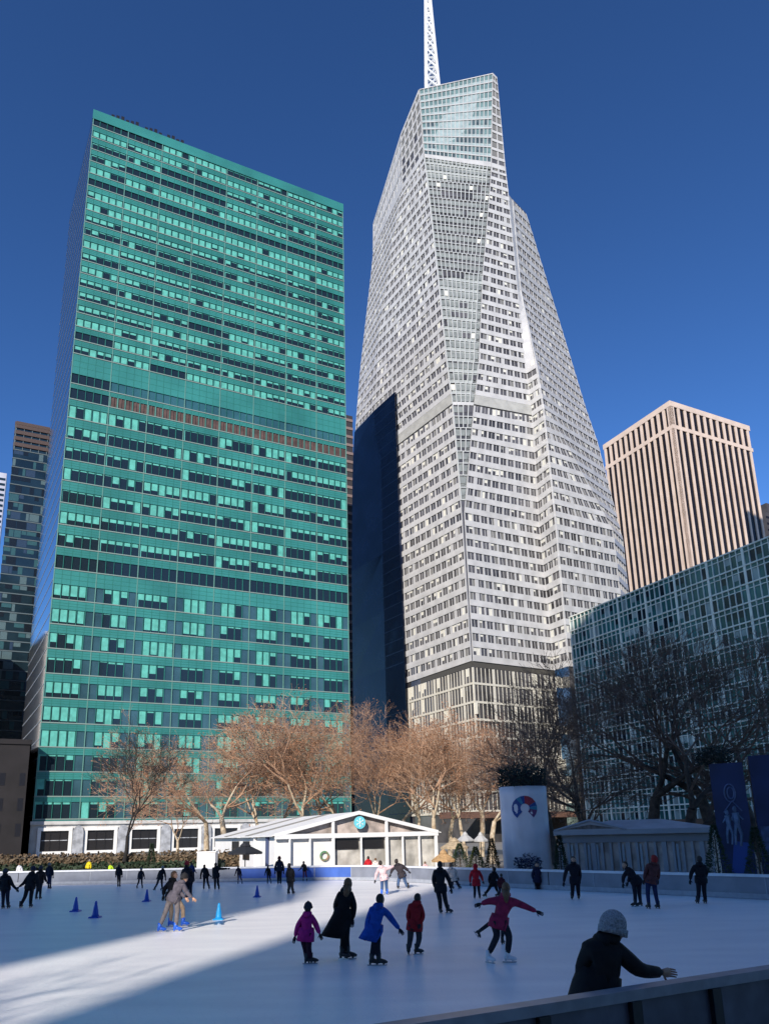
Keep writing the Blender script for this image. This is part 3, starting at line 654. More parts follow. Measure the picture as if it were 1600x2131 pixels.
for (i0, i1) in ((0, 6), (6, 10), (10, 14)):
    m = MB(); sa = 4.5+i0*1.25+(1.2 if i0 > 5 else 0)+(1 if i0 > 9 else 0)
    for i in range(i0, i1):
        s0 = sa+(i-i0)*1.25; fbox(m, GO, U1, NU2, s0, s0+.8, GT+.9, GT+1.7+(i % 3)*.3, -.9, -.3)
        fbox(m, GO, U1, NU2, s0+.3, s0+.38, GT+.4, GT+.92, -.65, -.55)
    fbox(m, GO, U1, NU2, sa, sa+(i1-i0)*1.25-.4, GT+.95, GT+1.1, -.95, -.85); m.build('roof_rail', [MBRONZE], gt)
m = MB(); fbox(m, GO, U1, NU2, 60.5, 63.5, GT+.4, GT+2.6, -6, -2.5); fbox(m, GO, U1, NU2, 57.5, 58.8, GT+.4, GT+1.6, -5, -2.5); m.build('roof_plant', [MSTONE], gt)

# ------------------------------------------------------------------ white faceted tower
WB = (28.0, 213.2, 0)
wt = empty('skyscraper', WB, 'tallest white faceted skyscraper with greenish glass wedge and a spire', 'skyscraper')
LV = {  # levels of the main shaft: A back left, B crease, C/D the two edges of the glass wedge, E right edge
    0.0:   dict(A=(-9.2, 275.1), B=(3.3, 254.4), C=(28.3, 213.2), D=(28.6, 213.3), E=(56.6, 229.4)),
    52.6:  dict(A=(-9.2, 275.1), B=(3.3, 254.4), C=(28.1, 213.2), D=(28.4, 213.3), E=(56.4, 229.2)),
    101.0: dict(A=(-8.7, 265.3), B=(3.4, 248.2), C=(27.7, 214.1), D=(28.3, 214.2), E=(54.9, 227.4)),
    140.1: dict(A=(-7.9, 267.1), B=(3.6, 250.2), C=(26.8, 216.3), D=(33.7, 216.9), E=(54.8, 224.4)),
    157.8: dict(A=(-7.3, 269.6), B=(1.0, 256), C=(25.8, 217.5), D=(36.6, 219.2), E=(54.4, 225.8)),
    196.7: dict(A=(-4.3, 274.9), B=(3.6, 254.1), C=(24.5, 220.6), D=(40.7, 223.9), E=(54.3, 229.6)),
    242.6: dict(A=(1.3, 272.5), B=(11.8, 244), C=(22.9, 225.8), D=(46.9, 229.2), E=(54.3, 232.0)),
    253.7: dict(A=(2.5, 271.7), B=(14.4, 241.1), C=(22.3, 226.9), D=(48.3, 231.7), E=(54.4, 233.8))}
LW = {
    0.0:   dict(G=(60.0, 224.2), P=(83.5, 237), H=(89.1, 250.0)),
    52.6:  dict(G=(59.6, 223.6), P=(82.5, 235.9), H=(89.1, 248.0)),
    101.0: dict(G=(58.1, 218.7), P=(80.3, 231.1), H=(86.6, 240.2)),
    140.1: dict(G=(57.6, 219.6), P=(60.4, 222.3), H=(82.0, 242.1)),
    157.8: dict(G=(57.2, 222.3), P=(58.0, 223.2), H=(80.7, 247.6)),
    196.7: dict(G=(55.9, 231.6), P=(56.3, 232.3), H=(75.2, 250.9)),
    242.6: dict(G=(56.4, 235.3), P=(56.9, 235.9), H=(62.9, 242.1))}
def at_level(L, z):
    ks = sorted(L); lo = max([k for k in ks if k <= z] or [ks[0]]); hi = min([k for k in ks if k >= z] or [ks[-1]])
    t = 0 if hi == lo else (z-lo)/(hi-lo)
    return {k: Vector(L[lo][k]).lerp(Vector(L[hi][k]), t) for k in L[lo]}
MWP = mat('white_frit_panel', (.475, .465, .455), .30, var=.10, scale=.3, spec=.5); MWPL = mat('white_pier', (.45, .44, .43), .35)
MWG = glass('tower_window', (.075, .072, .075), .1, .6, var=.5); MWBL = mat('window_shade', (.62, .60, .52), .6); MWG2 = mat('grey_shade', (.17, .165, .155), .5)
MGF = mat('grey_green_glass', (.33, .35, .335), .25, var=.12, scale=.4); MFIN = mat('pale_fin', (.43, .44, .43), .4); MGC = mat('crown_glass', (.30, .37, .37), .18, var=.14, scale=.5)
MMEC = mat('cream_louvre', (.36, .355, .33), .6, var=.12, scale=.4)
core = MB(); bands = MB(); piers = MB(); fins = MB(); gl = MB(); crown = MB(); mech = MB(); wins = []
def outn(a, b):   # outward normal of edge a->b seen from below left to right
    d = (b-a).normalized(); return Vector((d.y, -d.x))
def band(mb, a0, b0, z0, a1, b1, z1, t, m=0):
    n = outn(a0, b0)*t
    mb.hexa([(*a0, z0), (*b0, z0), (*(b0+n), z0), (*(a0+n), z0), (*a1, z1), (*b1, z1), (*(b1+n), z1), (*(a1+n), z1)], m)
def facade(L, a, b, z0, z1, mod=3.0, style='w', shade=.16, panes=2):
    """one storey of one facet: white spandrel, piers every two panes, recessed panes with some shades"""
    q0 = at_level(L, z0); q1 = at_level(L, z1); h = z1-z0; zs = z0+h*.44; qs = at_level(L, zs); qt = at_level(L, z1-.25)
    band(bands, q0[a], q0[b], z0, qs[a], qs[b], zs, .34)
    Ln = (q0[b]-q0[a]).length; nmod = max(1, round(Ln/mod))
    n = outn(q0[a], q0[b]); d = (q0[b]-q0[a]).normalized()
    pw = .30
    for i in range(nmod+1):
        c0 = qs[a].lerp(qs[b], i/nmod); c1 = q1[a].lerp(q1[b], i/nmod); e = pw if rnd.random() > .12 else pw*2.2
        s0 = -e if i else 0; s1 = e if i < nmod else 0
        band(piers, c0+d*s0, c0+d*s1, zs, c1+d*s0, c1+d*s1, z1, .24)
    for i in range(nmod):
        wm = MB(); l0 = qs[a].lerp(qs[b], i/nmod)+d*pw; r0 = qs[a].lerp(qs[b], (i+1)/nmod)-d*pw; l1 = q1[a].lerp(q1[b], i/nmod)+d*pw; r1 = q1[a].lerp(q1[b], (i+1)/nmod)-d*pw
        for p in range(panes):
            A0 = l0.lerp(r0, p/panes)+n*.04; B0 = l0.lerp(r0, (p+1)/panes)+n*.04; A1 = l1.lerp(r1, p/panes)+n*.04; B1 = l1.lerp(r1, (p+1)/panes)+n*.04
            r = rnd.random(); mi = 0 if r > .12 else 2
            wm.quad((*A0, zs), (*B0, zs), (*B1, z1), (*A1, z1), mi)
            if rnd.random() < shade:
                f = rnd.choice([.3, .5, 1.0]); A2 = A1.lerp(A0, f)+n*.02; B2 = B1.lerp(B0, f)+n*.02; zz = z1-(z1-zs)*f
                wm.quad((*A2, zz), (*B2, zz), (*(B1+n*.02), z1), (*(A1+n*.02), z1), 1)
            if p: band(wm, A0-d*.06, A0+d*.06, zs, A1-d*.06, A1+d*.06, z1, .10, 3)
        wins.append((-z0-(60 if a == 'A' else 0), wm))
def coref(mb, L, a, b, z0, z1, t=0.):
    q0 = at_level(L, z0); q1 = at_level(L, z1)
    mb.quad((*q0[a], z0), (*q0[b], z0), (*q1[b], z1), (*q1[a], z1))
FL = 4.4; z = 52.6
levels = sorted(set(list(LV)+[52.6+FL*i for i in range(46)]))
fl = [52.6+FL*i for i in range(46)]
for z0 in fl:
    z1 = z0+FL
    if z1 > 254: z1 = 253.9
    if z0 > 252: break
    ismech = 139.5 < z0 < 144.5
    zz1 = min(z1, 253.7)
    for a, b in (('A', 'B'), ('B', 'C'), ('D', 'E')):
        if ismech and a != 'A': 
            q0 = at_level(LV, z0); q1 = at_level(LV, zz1); band(mech, q0[a], q0[b], z0+.5, q1[a], q1[b], zz1, .30); continue
        facade(LV, a, b, z0, zz1, shade=.20 if a == 'B' else .14)
    q0 = at_level(LV, z0); q1 = at_level(LV, zz1)
    if (q0['C']-q0['D']).length > 1.2:    # the glass wedge
        n = outn(q0['C'], q0['D']); Ln = (q0['D']-q0['C']).length; nf = max(1, round(Ln/1.55)); dk = rnd.random() < .30
        st = rnd.random()*.6; en = st+rnd.random()*.6
        for i in range(nf):
            a0 = q0['C'].lerp(q0['D'], i/nf); b0 = q0['C'].lerp(q0['D'], (i+1)/nf); a1 = q1['C'].lerp(q1['D'], i/nf); b1 = q1['C'].lerp(q1['D'], (i+1)/nf)
            wm = MB(); wm.quad((*a0, z0), (*b0, z0), (*b1, zz1), (*a1, zz1), 4)
            if dk and st < i/nf < en or rnd.random() < .03:
                wm.quad((*(a0.lerp(b0, .12)+n*.05), z0+1.6), (*(a0.lerp(b0, .88)+n*.05), z0+1.6), (*(a1.lerp(b1, .88)+n*.05), zz1-.5), (*(a1.lerp(b1, .12)+n*.05), zz1-.5), 0)
            else:
                wm.quad((*(a0.lerp(b0, .12)+n*.05), z0+1.6), (*(a0.lerp(b0, .88)+n*.05), z0+1.6), (*(a1.lerp(b1, .88)+n*.05), zz1-.5), (*(a1.lerp(b1, .12)+n*.05), zz1-.5), 7 if rnd.random() < .975 else 1)
            wins.append((-z0, wm)); d = (b0-a0).normalized()
            band(fins, a0-d*.14, a0+d*.14, z0, a1-d*.14, a1+d*.14, zz1, .35)
        band(bands if (ismech or abs(z0-101) < 3) else fins, q0['C'], q0['D'], z0, at_level(LV, z0+.3)['C'], at_level(LV, z0+.3)['D'], z0+(1.2 if ismech else .3), .25)
    # wing
    if z0 < 241:
        zw = min(zz1, 242.6)
        g0 = at_level(LW, z0); 
        for a, b in (('G', 'P'), ('P', 'H')):
            if (g0[a]-g0[b]).length > 2.0:
                facade(LW, a, b, z0, zw, shade=.14)
            elif (g0[a]-g0[b]).length > .1:
                g1 = at_level(LW, zw); band(bands, g0[a], g0[b], z0, g1[a], g1[b], zw, .3)
        # return between the shaft and the wing
        if z0 >= 156:
            e0, e1, h0, h1 = q0['E'], q1['E'], at_level(LW, z0)['G'], at_level(LW, zw)['G']
            nq = Vector((-U2.x, -U2.y))*.3; bands.hexa([(*(e0-U1*.5), z0), (*(h0+U1*.3), z0), (*(h0+U1*.3+U2*.6), z0), (*(e0-U1*.5+U2*.6), z0), (*(e1-U1*.5), zw), (*(h1+U1*.3), zw), (*(h1+U1*.3+U2*.6), zw), (*(e1-U1*.5+U2*.6), zw)])
        if z0 < 160:
            RL = {k: dict(Q=Vector(at_level(LV, k)['E']), G=Vector(at_level(LW, k)['G'])) for k in (z0, zw)}
            RL = {k: {kk: tuple(vv) for kk, vv in v.items()} for k, v in RL.items()}
            if (Vector(RL[z0]['Q'])-Vector(RL[z0]['G'])).length > 2: facade(RL, 'Q', 'G', z0, zw, mod=3.2, shade=.3)
# solid cores
def prism(mb, keys, L, backs, zs):
    rings = []
    for z in zs:
        q = at_level(L, z); rings.append([(*q[k], z) for k in keys]+[(*b(q), z) for b in backs])
    mb.ring_loft(rings)
zsm = sorted(set(list(LV)+fl[:46]+[10.*i for i in range(6)])); zsm = [z for z in zsm if z <= 253.7]; prism(core, ['A', 'B', 'C', 'D', 'E'], LV, [lambda q: q['E']+U2*36, lambda q: q['A']+U1*20], zsm)
zsw = [z for z in zsm if z <= 242.6]+([242.6] if 242.6 not in zsm else []); prism(core, ['G', 'P', 'H'], LW, [lambda q: q['H']+U2*14, lambda q: q['G']+U2*24+U1*9], zsw)
core.build('core', [MWG], wt)
tag(mech.build('mechanical_floor', [MMEC], wt), 'cream louvred band round the shaft')
# crown screens above the top floor
CR = {'A': 0, 'B': 0, 'C': 0, 'D': 0, 'E': 0}
def Zat(px, py, P):   # height of the plan point P seen at the pixel
    r = ray(px, py); return CH+r.z*math.hypot(*P)/math.hypot(r.x, r.y)
top = {'A': (2.9, 270.5), 'B': (14.6, 240.0), 'C': (21.6, 228.0), 'D': (52.2, 233.6), 'E': (54.0, 234.6)}
ztop = {'A': Zat(779, 462, top['A']), 'B': Zat(838, 278, top['B']), 'C': Zat(872, 186, top['C']), 'D': Zat(1034, 150, top['D'])}
ztop['E'] = ztop['D']-1.0
q0 = at_level(LV, 253.7); crw = []
for a, b, mt_ in (('A', 'B', 'w'), ('B', 'C', 'w'), ('C', 'D', 'g'), ('D', 'E', 'w')):
    a0, b0 = q0[a], q0[b]; a1, b1 = Vector(top[a]), Vector(top[b]); za, zb = ztop[a], ztop[b]
    crown.hexa([(*a0, 253.7), (*b0, 253.7), (*(b0+U2*1.2), 253.7), (*(a0+U2*1.2), 253.7), (*a1, za), (*b1, zb), (*(b1+U2*1.2), zb), (*(a1+U2*1.2), za)], 0 if mt_ == 'g' else 1)
    Ln = (b0-a0).length; nm = max(2, round(Ln/(1.6 if mt_ == 'g' else 3.0))); nr = max(1, round((min(za, zb)-253.7)/FL)) if mt_ == 'w' else 10
    n = outn(a0, b0); d = (b0-a0).normalized()
    def pt(u, v, t=0):
        zz = 253.7+(za-253.7)*v*(1-u)+(zb-253.7)*v*u
        lo = a0.lerp(b0, u); hi = a1.lerp(b1, u); p = lo.lerp(hi, v)+n*t
        return (*p, zz)
    for j in range(nr+1):
        v0 = j/nr; th = .10/nr if mt_ == 'g' else .28/nr
        if j == nr: v0 = 1-th
        if j == 0: th = .5/nr
        p = [pt(0, v0), pt(1, v0), pt(1, v0, .3), pt(0, v0, .3), pt(0, v0+th), pt(1, v0+th), pt(1, v0+th, .3), pt(0, v0+th, .3)]; bands.hexa(p, 0)
    for i in range(nm+1):
        u0 = max(0, min(1, i/nm)); du = (.12 if mt_ == 'g' else .3)/Ln
        ua, ub = max(0, u0-du), min(1, u0+du)
        piers.hexa([pt(ua, 0), pt(ub, 0), pt(ub, 0, .22), pt(ua, 0, .22), pt(ua, 1), pt(ub, 1), pt(ub, 1, .22), pt(ua, 1, .22)], 0)
        if i < nm:
            for j in range(nr):
                wm = MB(); e = .18
                v0 = (j+.42)/nr; v1 = (j+.95)/nr
                if mt_ == 'g': v0 = (j+.45)/nr
                wm.quad(pt((i+.12)/nm, v0, .06), pt((i+.88)/nm, v0, .06), pt((i+.88)/nm, v1, .06), pt((i+.12)/nm, v1, .06), (5 if (j > 4 or rnd.random() < .4) else 6) if mt_ == 'g' else (0 if j < 3 and rnd.random() < .6 else 2))
                wins.append((-300, wm))
crown.build('crown_screen', [MGC, MWP], wt)
fins.build('fin', [MFIN], wt); piers.build('pier', [MWPL], wt); bands.build('spandrel_band', [MWP], wt)
MGC2 = mat('crown_pane', (.13, .20, .20), .15, var=.2, scale=.4); MGC3 = mat('crown_pane_dark', (.07, .10, .11), .15, var=.3, scale=.4)
# podium
pd = MB(); pdb = MB()
P0 = at_level(LV, 50); n1 = outn(P0['C'], P0['E'])
E0 = P0['E']; C0 = P0['C']; A0 = P0['A']; sl_ = MB()
for (a, b, nm) in ((A0, C0, 1), (C0, E0, 0)):
    n = outn(a, b); Ln = (b-a).length; o = Vector(a); d = (b-a).normalized()
    s00 = 0 if nm == 0 else Ln*.0
    fbox(sl_, o, d, n, (Ln*.62 if nm else 0), Ln+.2, 50.9, 52.55, .02, .06)
    zrows = [50.8, 45.6, 40.0, 34.8, 29.6, 24.4, 19.2, 14.0, 8.4]
    for z1, z0 in zip(zrows, zrows[1:]):
        fbox(pd, o, d, n, 0, Ln, z0-.1, z0+.55, .02, .30)
        k = int(Ln/1.5)
        for i in range(k+1): 
            s0 = i*Ln/k; e = .09 if i % 5 else .45
            fbox(pd, o, d, n, max(0, s0-e), min(Ln, s0+e), z0+.55, z1-.1, .02, .22)
        for i in range(0, k, 5):
            wm = MB(); fquad(wm, o, d, n, i*Ln/k+.4, min(Ln, (i+5)*Ln/k)-.4, z0+.55, z1-.1, .015, 0)
            for jx in range(5):
                if rnd.random() < .22: fquad(wm, o, d, n, (i+jx)*Ln/k+.1, min(Ln, (i+jx+1)*Ln/k)-.1, z0+1.2+rnd.random()*2, z1-.1, .03, 1)
            wins.append((z0, wm))
MPODG = glass('podium_glass', (.07, .085, .07), .2, .4, var=.5)
pd.build('podium_frame', [mat('podium_cream', (.56, .53, .45), .5, var=.08)], wt); sl_.build('soffit_shadow_gap', [mat('soffit_grey', (.07, .065, .055), .5)], wt)
o = Vector(C0); d = (E0-C0).normalized(); cp = MB(); fbox(cp, o, d, outn(C0, E0), -14, 34, 6.6, 8.3, .0, 6.0); cp.build('canopy', [mat('brown_canopy', (.13, .07, .05), .6)], wt)
# dark navy facing added over the left flank (follows the tower face one metre proud of it)
nv = MB(); MNAVY = glass('navy_gloss', (.010, .016, .036), .16, .40, var=.5); MNAVL = mat('navy_joint', (.030, .045, .085), .35)
def face_pt(px, z):   # where the sight bearing of px meets the left face plane at height z
    q = at_level(LV, z); a = q['B']; c = q['C']; n = outn(a, c); a = a+n*1.0; c = c+n*1.0
    y = 1745-(z-2.6)*0; 
    lo, hi = 200, 1760
    for _ in range(40):
        mid = (lo+hi)/2; r = ray(px(mid), mid); bd = Vector((r.x, r.y)).normalized(); dd = (c-a)
        den = bd.x*dd.y-bd.y*dd.x; t = (a.x*dd.y-a.y*dd.x)/den; P_ = bd*t; zz = CH+r.z/math.hypot(r.x, r.y)*t
        if zz > z: lo = mid
        else: hi = mid
    return P_
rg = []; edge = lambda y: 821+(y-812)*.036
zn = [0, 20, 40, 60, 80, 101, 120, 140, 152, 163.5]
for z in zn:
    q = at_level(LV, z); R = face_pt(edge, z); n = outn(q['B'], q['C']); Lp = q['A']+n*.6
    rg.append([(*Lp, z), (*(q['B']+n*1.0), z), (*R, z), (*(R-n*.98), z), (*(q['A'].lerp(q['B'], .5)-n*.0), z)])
nv.ring_loft(rg); tag(nv.build('dark_navy_facing', [MNAVY], wt), 'sheer navy face with a sloping looking top, low on the left flank')
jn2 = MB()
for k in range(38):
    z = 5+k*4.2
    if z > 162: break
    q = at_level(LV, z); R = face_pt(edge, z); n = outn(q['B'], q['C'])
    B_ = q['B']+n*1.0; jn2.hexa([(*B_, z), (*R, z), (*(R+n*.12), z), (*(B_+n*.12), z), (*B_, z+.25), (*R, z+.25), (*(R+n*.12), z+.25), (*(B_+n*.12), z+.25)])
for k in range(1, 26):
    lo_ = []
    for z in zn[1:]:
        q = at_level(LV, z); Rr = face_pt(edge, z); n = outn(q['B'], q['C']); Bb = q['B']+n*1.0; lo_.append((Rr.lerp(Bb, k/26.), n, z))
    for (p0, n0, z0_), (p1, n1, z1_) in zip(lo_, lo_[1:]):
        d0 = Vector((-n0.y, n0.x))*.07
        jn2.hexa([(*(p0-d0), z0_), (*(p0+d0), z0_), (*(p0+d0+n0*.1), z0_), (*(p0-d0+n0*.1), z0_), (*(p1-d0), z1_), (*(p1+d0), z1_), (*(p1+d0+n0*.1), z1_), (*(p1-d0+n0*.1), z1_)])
jn2.build('facing_joint', [MNAVL], wt)
windows_out(wins, [MWG, MWBL, MWG2, MWPL, MGF, MGC2, MGC3, mat('wedge_pane', (.20, .215, .205), .2, var=.18, scale=.3)], wt)
# spire
sprx = MB(); sb = Vector((28.5, 243.0)); z0s = 250
def sp_rad(z): return 4.6-(z-285)*.045
zs_ = [z0s+i*5.5 for i in range(22)]
pb = []
for k in range(4):
    an = math.pi/4+math.pi/2*k; pb.append(an)
    sprx.tube([(sb.x+math.cos(an)*max(.35, sp_rad(z)), sb.y+math.sin(an)*max(.35, sp_rad(z)), z) for z in zs_], [.62]*len(zs_), 6)
for i in range(len(zs_)-1):
    for k in range(4):
        a1, a2 = pb[k], pb[(k+1) % 4]; r1, r2 = max(.35, sp_rad(zs_[i])), max(.35, sp_rad(zs_[i+1]))
        p1 = (sb.x+math.cos(a1)*r1, sb.y+math.sin(a1)*r1, zs_[i]); p2 = (sb.x+math.cos(a2)*r2, sb.y+math.sin(a2)*r2, zs_[i+1])
        p3 = (sb.x+math.cos(a2)*r1, sb.y+math.sin(a2)*r1, zs_[i]); p4 = (sb.x+math.cos(a1)*r2, sb.y+math.sin(a1)*r2, zs_[i+1])
        sprx.tube([p1, p2], [.40, .40], 4); sprx.tube([p3, p4], [.40, .40], 4); sprx.tube([p1, p3], [.45, .45], 4)
sprx.build('spire', [mat('white_steel', (.75, .75, .76), .4)], wt)

# ------------------------------------------------------------------ cream and brown striped tower
TO = Vector((141.1, 309.6)); tt = empty('office_tower', (*TO, 0), 'square office tower of cream stone piers and dark slots on the right', 'office tower')
MCR = mat('cream_stone', (.62, .49, .405), .6, var=.08, scale=.2); MSLOT = glass('bronze_glass', (.012, .009, .008), .15, .35)
m = MB(); fbox(m, TO, U1, NU2, .5, 55.1, -.03, 199, -44.3, -.5); m.build('core', [MSLOT], tt)
ps = MB(); rf = MB()
for (o, d, n, Ln, k) in ((TO, U1, NU2, 55.6, 12), (TO, U2, NU1, 44.8, 12)):
    stp = Ln/(k+.6); 
    for i in range(k+1):
        s0 = .9+i*stp; w_ = .68 if i else 1.3
        fbox(ps, o, d, n, max(0, s0-w_), min(Ln, s0+w_), -.03, 185.5, -1.0, 0)
        fbox(ps, o, d, n, max(0.0, s0-w_*1.1), min(Ln, s0+w_*1.1), 187.5, 197.2, -1.6, 0)
    fbox(rf, o, d, n, 0, Ln, 185.5, 187.5, -1.6, .05); fbox(rf, o, d, n, 0, Ln, 197.2, 200, -1.6, .1)
ps.build('pier', [MCR], tt); rf.build('cornice', [MCR], tt)
m = MB(); fbox(m, TO, U1, NU2, 1.7, 54, 199.0, 199.6, -43, -1.7); m.build('roof', [MCR], tt)
# dark tower at the right picture edge
DO = atZ(1588, 1045, 190); dt = empty('office_tower', (DO.x, DO.y, 0), 'sliver of a dark tower at the right edge beside the cream striped tower', 'office tower')
DD = Vector((DO.x, DO.y)); MDK = mat('dark_masonry', (.05, .045, .045), .6, var=.2, scale=.2)
m = MB(); fbox(m, DD, U1, NU2, 0, 40, -.03, 184, -30, 0); fbox(m, DD, U1, NU2, 2.5, 40, 184, 190, -30, 0); m.build('wall', [MDK], dt)
m = MB()
for k in range(40):
    fbox(m, DD, U1, NU2, .3, 39, 20+k*4.1, 21.4+k*4.1, 0, .1)
m.build('window_band', [MSLOT], dt)

# ------------------------------------------------------------------ low glass grid building, right
LO = Vector((55.1, 201.3)); LE = atZ(1600, 1117, 62); lt = empty('office_building', (*LO, 0), 'broad low building with pale grid over teal glass behind the right trees', 'office building')
dL = -U2; nL = NU1; LL = 96.0
MTEAL = glass('teal_glass', (.03, .11, .11), .12, .55, var=.4); MGRID = mat('pale_grid', (.66, .67, .61), .45, var=.1, scale=.4); MPAN = mat('grey_pane', (.24, .30, .30), .3, var=.3, scale=.3)
m = MB(); fbox(m, LO, dL, nL, 0, LL, -.03, 62, -40, 0); m.build('glass_wall', [MTEAL], lt)
gr = MB(); wl = []; FP = 4.15
for k in range(15):
    z0 = 62-k*FP; fbox(gr, LO, dL, nL, 0, LL, z0-.24, z0+.06, .0, .35)
    fbox(gr, LO, dL, nL, 0, LL, z0-1.30, z0-1.12, .0, .22)
nb = int(LL/1.55)
for i in range(nb+1):
    s0 = i*LL/nb; e = .30 if i % 6 == 0 else .075
    fbox(gr, LO, dL, nL, max(0, s0-e), min(LL, s0+e), 3.5, 62, .0, .30 if i % 6 else .26)
gr.build('grid_frame', [MGRID], lt)
for k in range(14):
    for i in range(nb):
        if rnd.random() < .5:
            w_ = MB(); z0 = 62-(k+1)*FP; fquad(w_, LO, dL, nL, i*LL/nb+.12, (i+1)*LL/nb-.12, z0+.1+(0 if rnd.random() < .5 else 1.2), z0+FP-1.3-.1, .04, 0 if rnd.random() < .45 else 1)
            wl.append((i*3-abs(k), w_))
windows_out(wl, [MPAN, MDGL], lt)
m = MB(); fbox(m, LO, dL, nL, 0, LL, 3.0, 4.6, .36, 3.0); m.build('canopy', [mat('bronze_canopy', (.10, .05, .035), .5)], lt)

# ------------------------------------------------------------------ left dark glass tower
XO = Vector((-127.7, 235.2)); xt = empty('apartment_tower', (*XO, 0), 'dark teal glass tower with brown louvred top at the left edge', 'tower')
MXG = glass('blackish_glass', (.010, .022, .03), .08, .6, var=.3); MX = [mat('pane_%s' % n_, c_, .25, var=.2) for n_, c_ in (('teal', (.03, .085, .095)), ('grey', (.08, .125, .135)), ('blue', (.025, .045, .08)), ('black', (.006, .009, .012)))]
m = MB(); fbox(m, XO, U1, NU2, 0, 34, -.03, 149.4, -45, 0); m.build('glass_wall', [MXG], xt)
wl = []; gr = MB()
for (o, d, n, Ln) in ((XO, U1, NU2, 34.), (XO, U2, NU1, 45.)):
    k = 0; z = 139.0
    while z > 3:
        fbox(gr, o, d, n, 0, Ln, z, z+.35, .0, .15)
        x = 0
        while x < Ln-1.2:
            w0 = rnd.choice([1.1, 1.6, 2.3, 3.2]); r = rnd.random()
            if r < .62 and x+w0 < Ln:
                w_ = MB(); fquad(w_, o, d, n, x+.1, x+w0-.1, z-3.1+.35+rnd.choice([0, 0, 1.2]), z-.1, .05, rnd.choice([0, 0, 1, 2, 3, 3])); wl.append((-z-(500 if d is U2 else 0), w_))
            x += w0
        z -= 3.35
    for i in range(13): fbox(gr, o, d, n, i*Ln/13, i*Ln/13+.25, 139.4, 149, .0, .2)
gr.build('slab_edge', [mat('grey_slab_edge', (.08, .11, .12), .5)], xt)
windows_out(wl, MX, xt)
mt_ = MB()
for (o, d, n, Ln) in ((XO, U1, NU2, 34.), (XO, U2, NU1, 45.)):
    for i in range(4): fbox(mt_, o, d, n, 0, Ln, 140.5+i*2.4, 141.9+i*2.4, .16, .4)
    fbox(mt_, o, d, n, 0, Ln, 149.0, 150.2, -.2, .45)
mt_.build('louvred_top', [mat('rust_louvre', (.06, .036, .032), .7, var=.2)], xt)
# pale slab sliver left of it
SO = atZ(12, 985, 225); st_ = empty('apartment_tower', (SO.x, SO.y, 0), 'pale sliver of a tower behind the left dark glass tower', 'tower')
sS = Vector((SO.x, SO.y)); m = MB(); fbox(m, sS, U1, NU2, -5, .6, -.03, 225, -14, 0); m.build('wall', [mat('pale_lilac_wall', (.40, .40, .46), .5, var=.15, scale=.1)], st_)
m = MB()
for k in range(61): fbox(m, sS, U1, NU2, -4.7, .2, 10+k*3.5, 11.6+k*3.5, .0, .1)
m.build('window_band', [MXG], st_)
# banded stone building seen only as a reflection and low dark masonry block on the left
def block(name, label, corner, L1, L2, h, m_wall, m_win, rowh=4.0, z_first=4, win_w=1.4, gap=1.6, cat='building', front=True):
    o = Vector(corner); t = empty(name, (*o, 0), label, cat)
    m = MB(); fbox(m, o, U1, NU2, 0, L1, -.03, h, -L2, 0); m.build('wall', [m_wall], t)
    m = MB(); fbox(m, o, U1, NU2, -.3, L1+.3, h, h+1.0, -L2-.3, .3); m.build('parapet', [m_wall], t)
    wl = []
    for (d, n, Ln) in ((U1, NU2, L1), (U2, NU1, L2)):
        z = z_first
        while z+rowh < h:
            x = gap
            while x+win_w < Ln:
                w_ = MB(); fquad(w_, o, d, n, x, x+win_w, z, z+rowh*.5, .03, 0); wl.append((-z-x*.1, w_)); x += win_w+gap
            z += rowh
    windows_out(wl, [m_win], t)
    return t
Pm = atZ(66, 1540, 40); 
bx, by_ = -111.5, 206.5
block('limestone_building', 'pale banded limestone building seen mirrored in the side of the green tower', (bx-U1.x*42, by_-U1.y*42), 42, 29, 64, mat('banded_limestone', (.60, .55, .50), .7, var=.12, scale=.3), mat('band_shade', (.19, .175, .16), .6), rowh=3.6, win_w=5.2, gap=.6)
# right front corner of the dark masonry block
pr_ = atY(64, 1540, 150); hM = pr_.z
block('masonry_building', 'brown masonry block low at the left edge, darkened to look shaded', (pr_.x-U1.x*40, pr_.y-U1.y*40), 40, 30, hM-1, mat('shade_darkened_masonry', (.011, .009, .010), .85, var=.3, scale=.3), mat('dark_pane', (.012, .012, .016), .3), rowh=5, win_w=1.0, gap=2.6)  # wall colour is near black to stand in for shade on the block
# small dark banded building in the gap
go = atY(716, 862, 300); gp = empty('office_tower', (go.x, go.y, 0), 'narrow dark banded tower glimpsed in the gap right of the green tower', 'office tower')
gO = Vector((go.x, go.y)); m = MB(); fbox(m, gO, U1, NU2, -12, 4.2, -.03, go.z, -20, 0); fbox(m, gO, U1, NU2, -12, 34, -.03, 60, -20, -1); m.build('wall', [mat('slate_wall', (.04, .035, .04), .6)], gp)
m = MB()
for k in range(int(go.z/4.2)-1): fbox(m, gO, U1, NU2, -12, 4.2, go.z-3.2-k*4.2, go.z-1.9-k*4.2, .0, .3)
m.build('balcony_band', [mat('pinkish_band', (.22, .16, .15), .7)], gp)
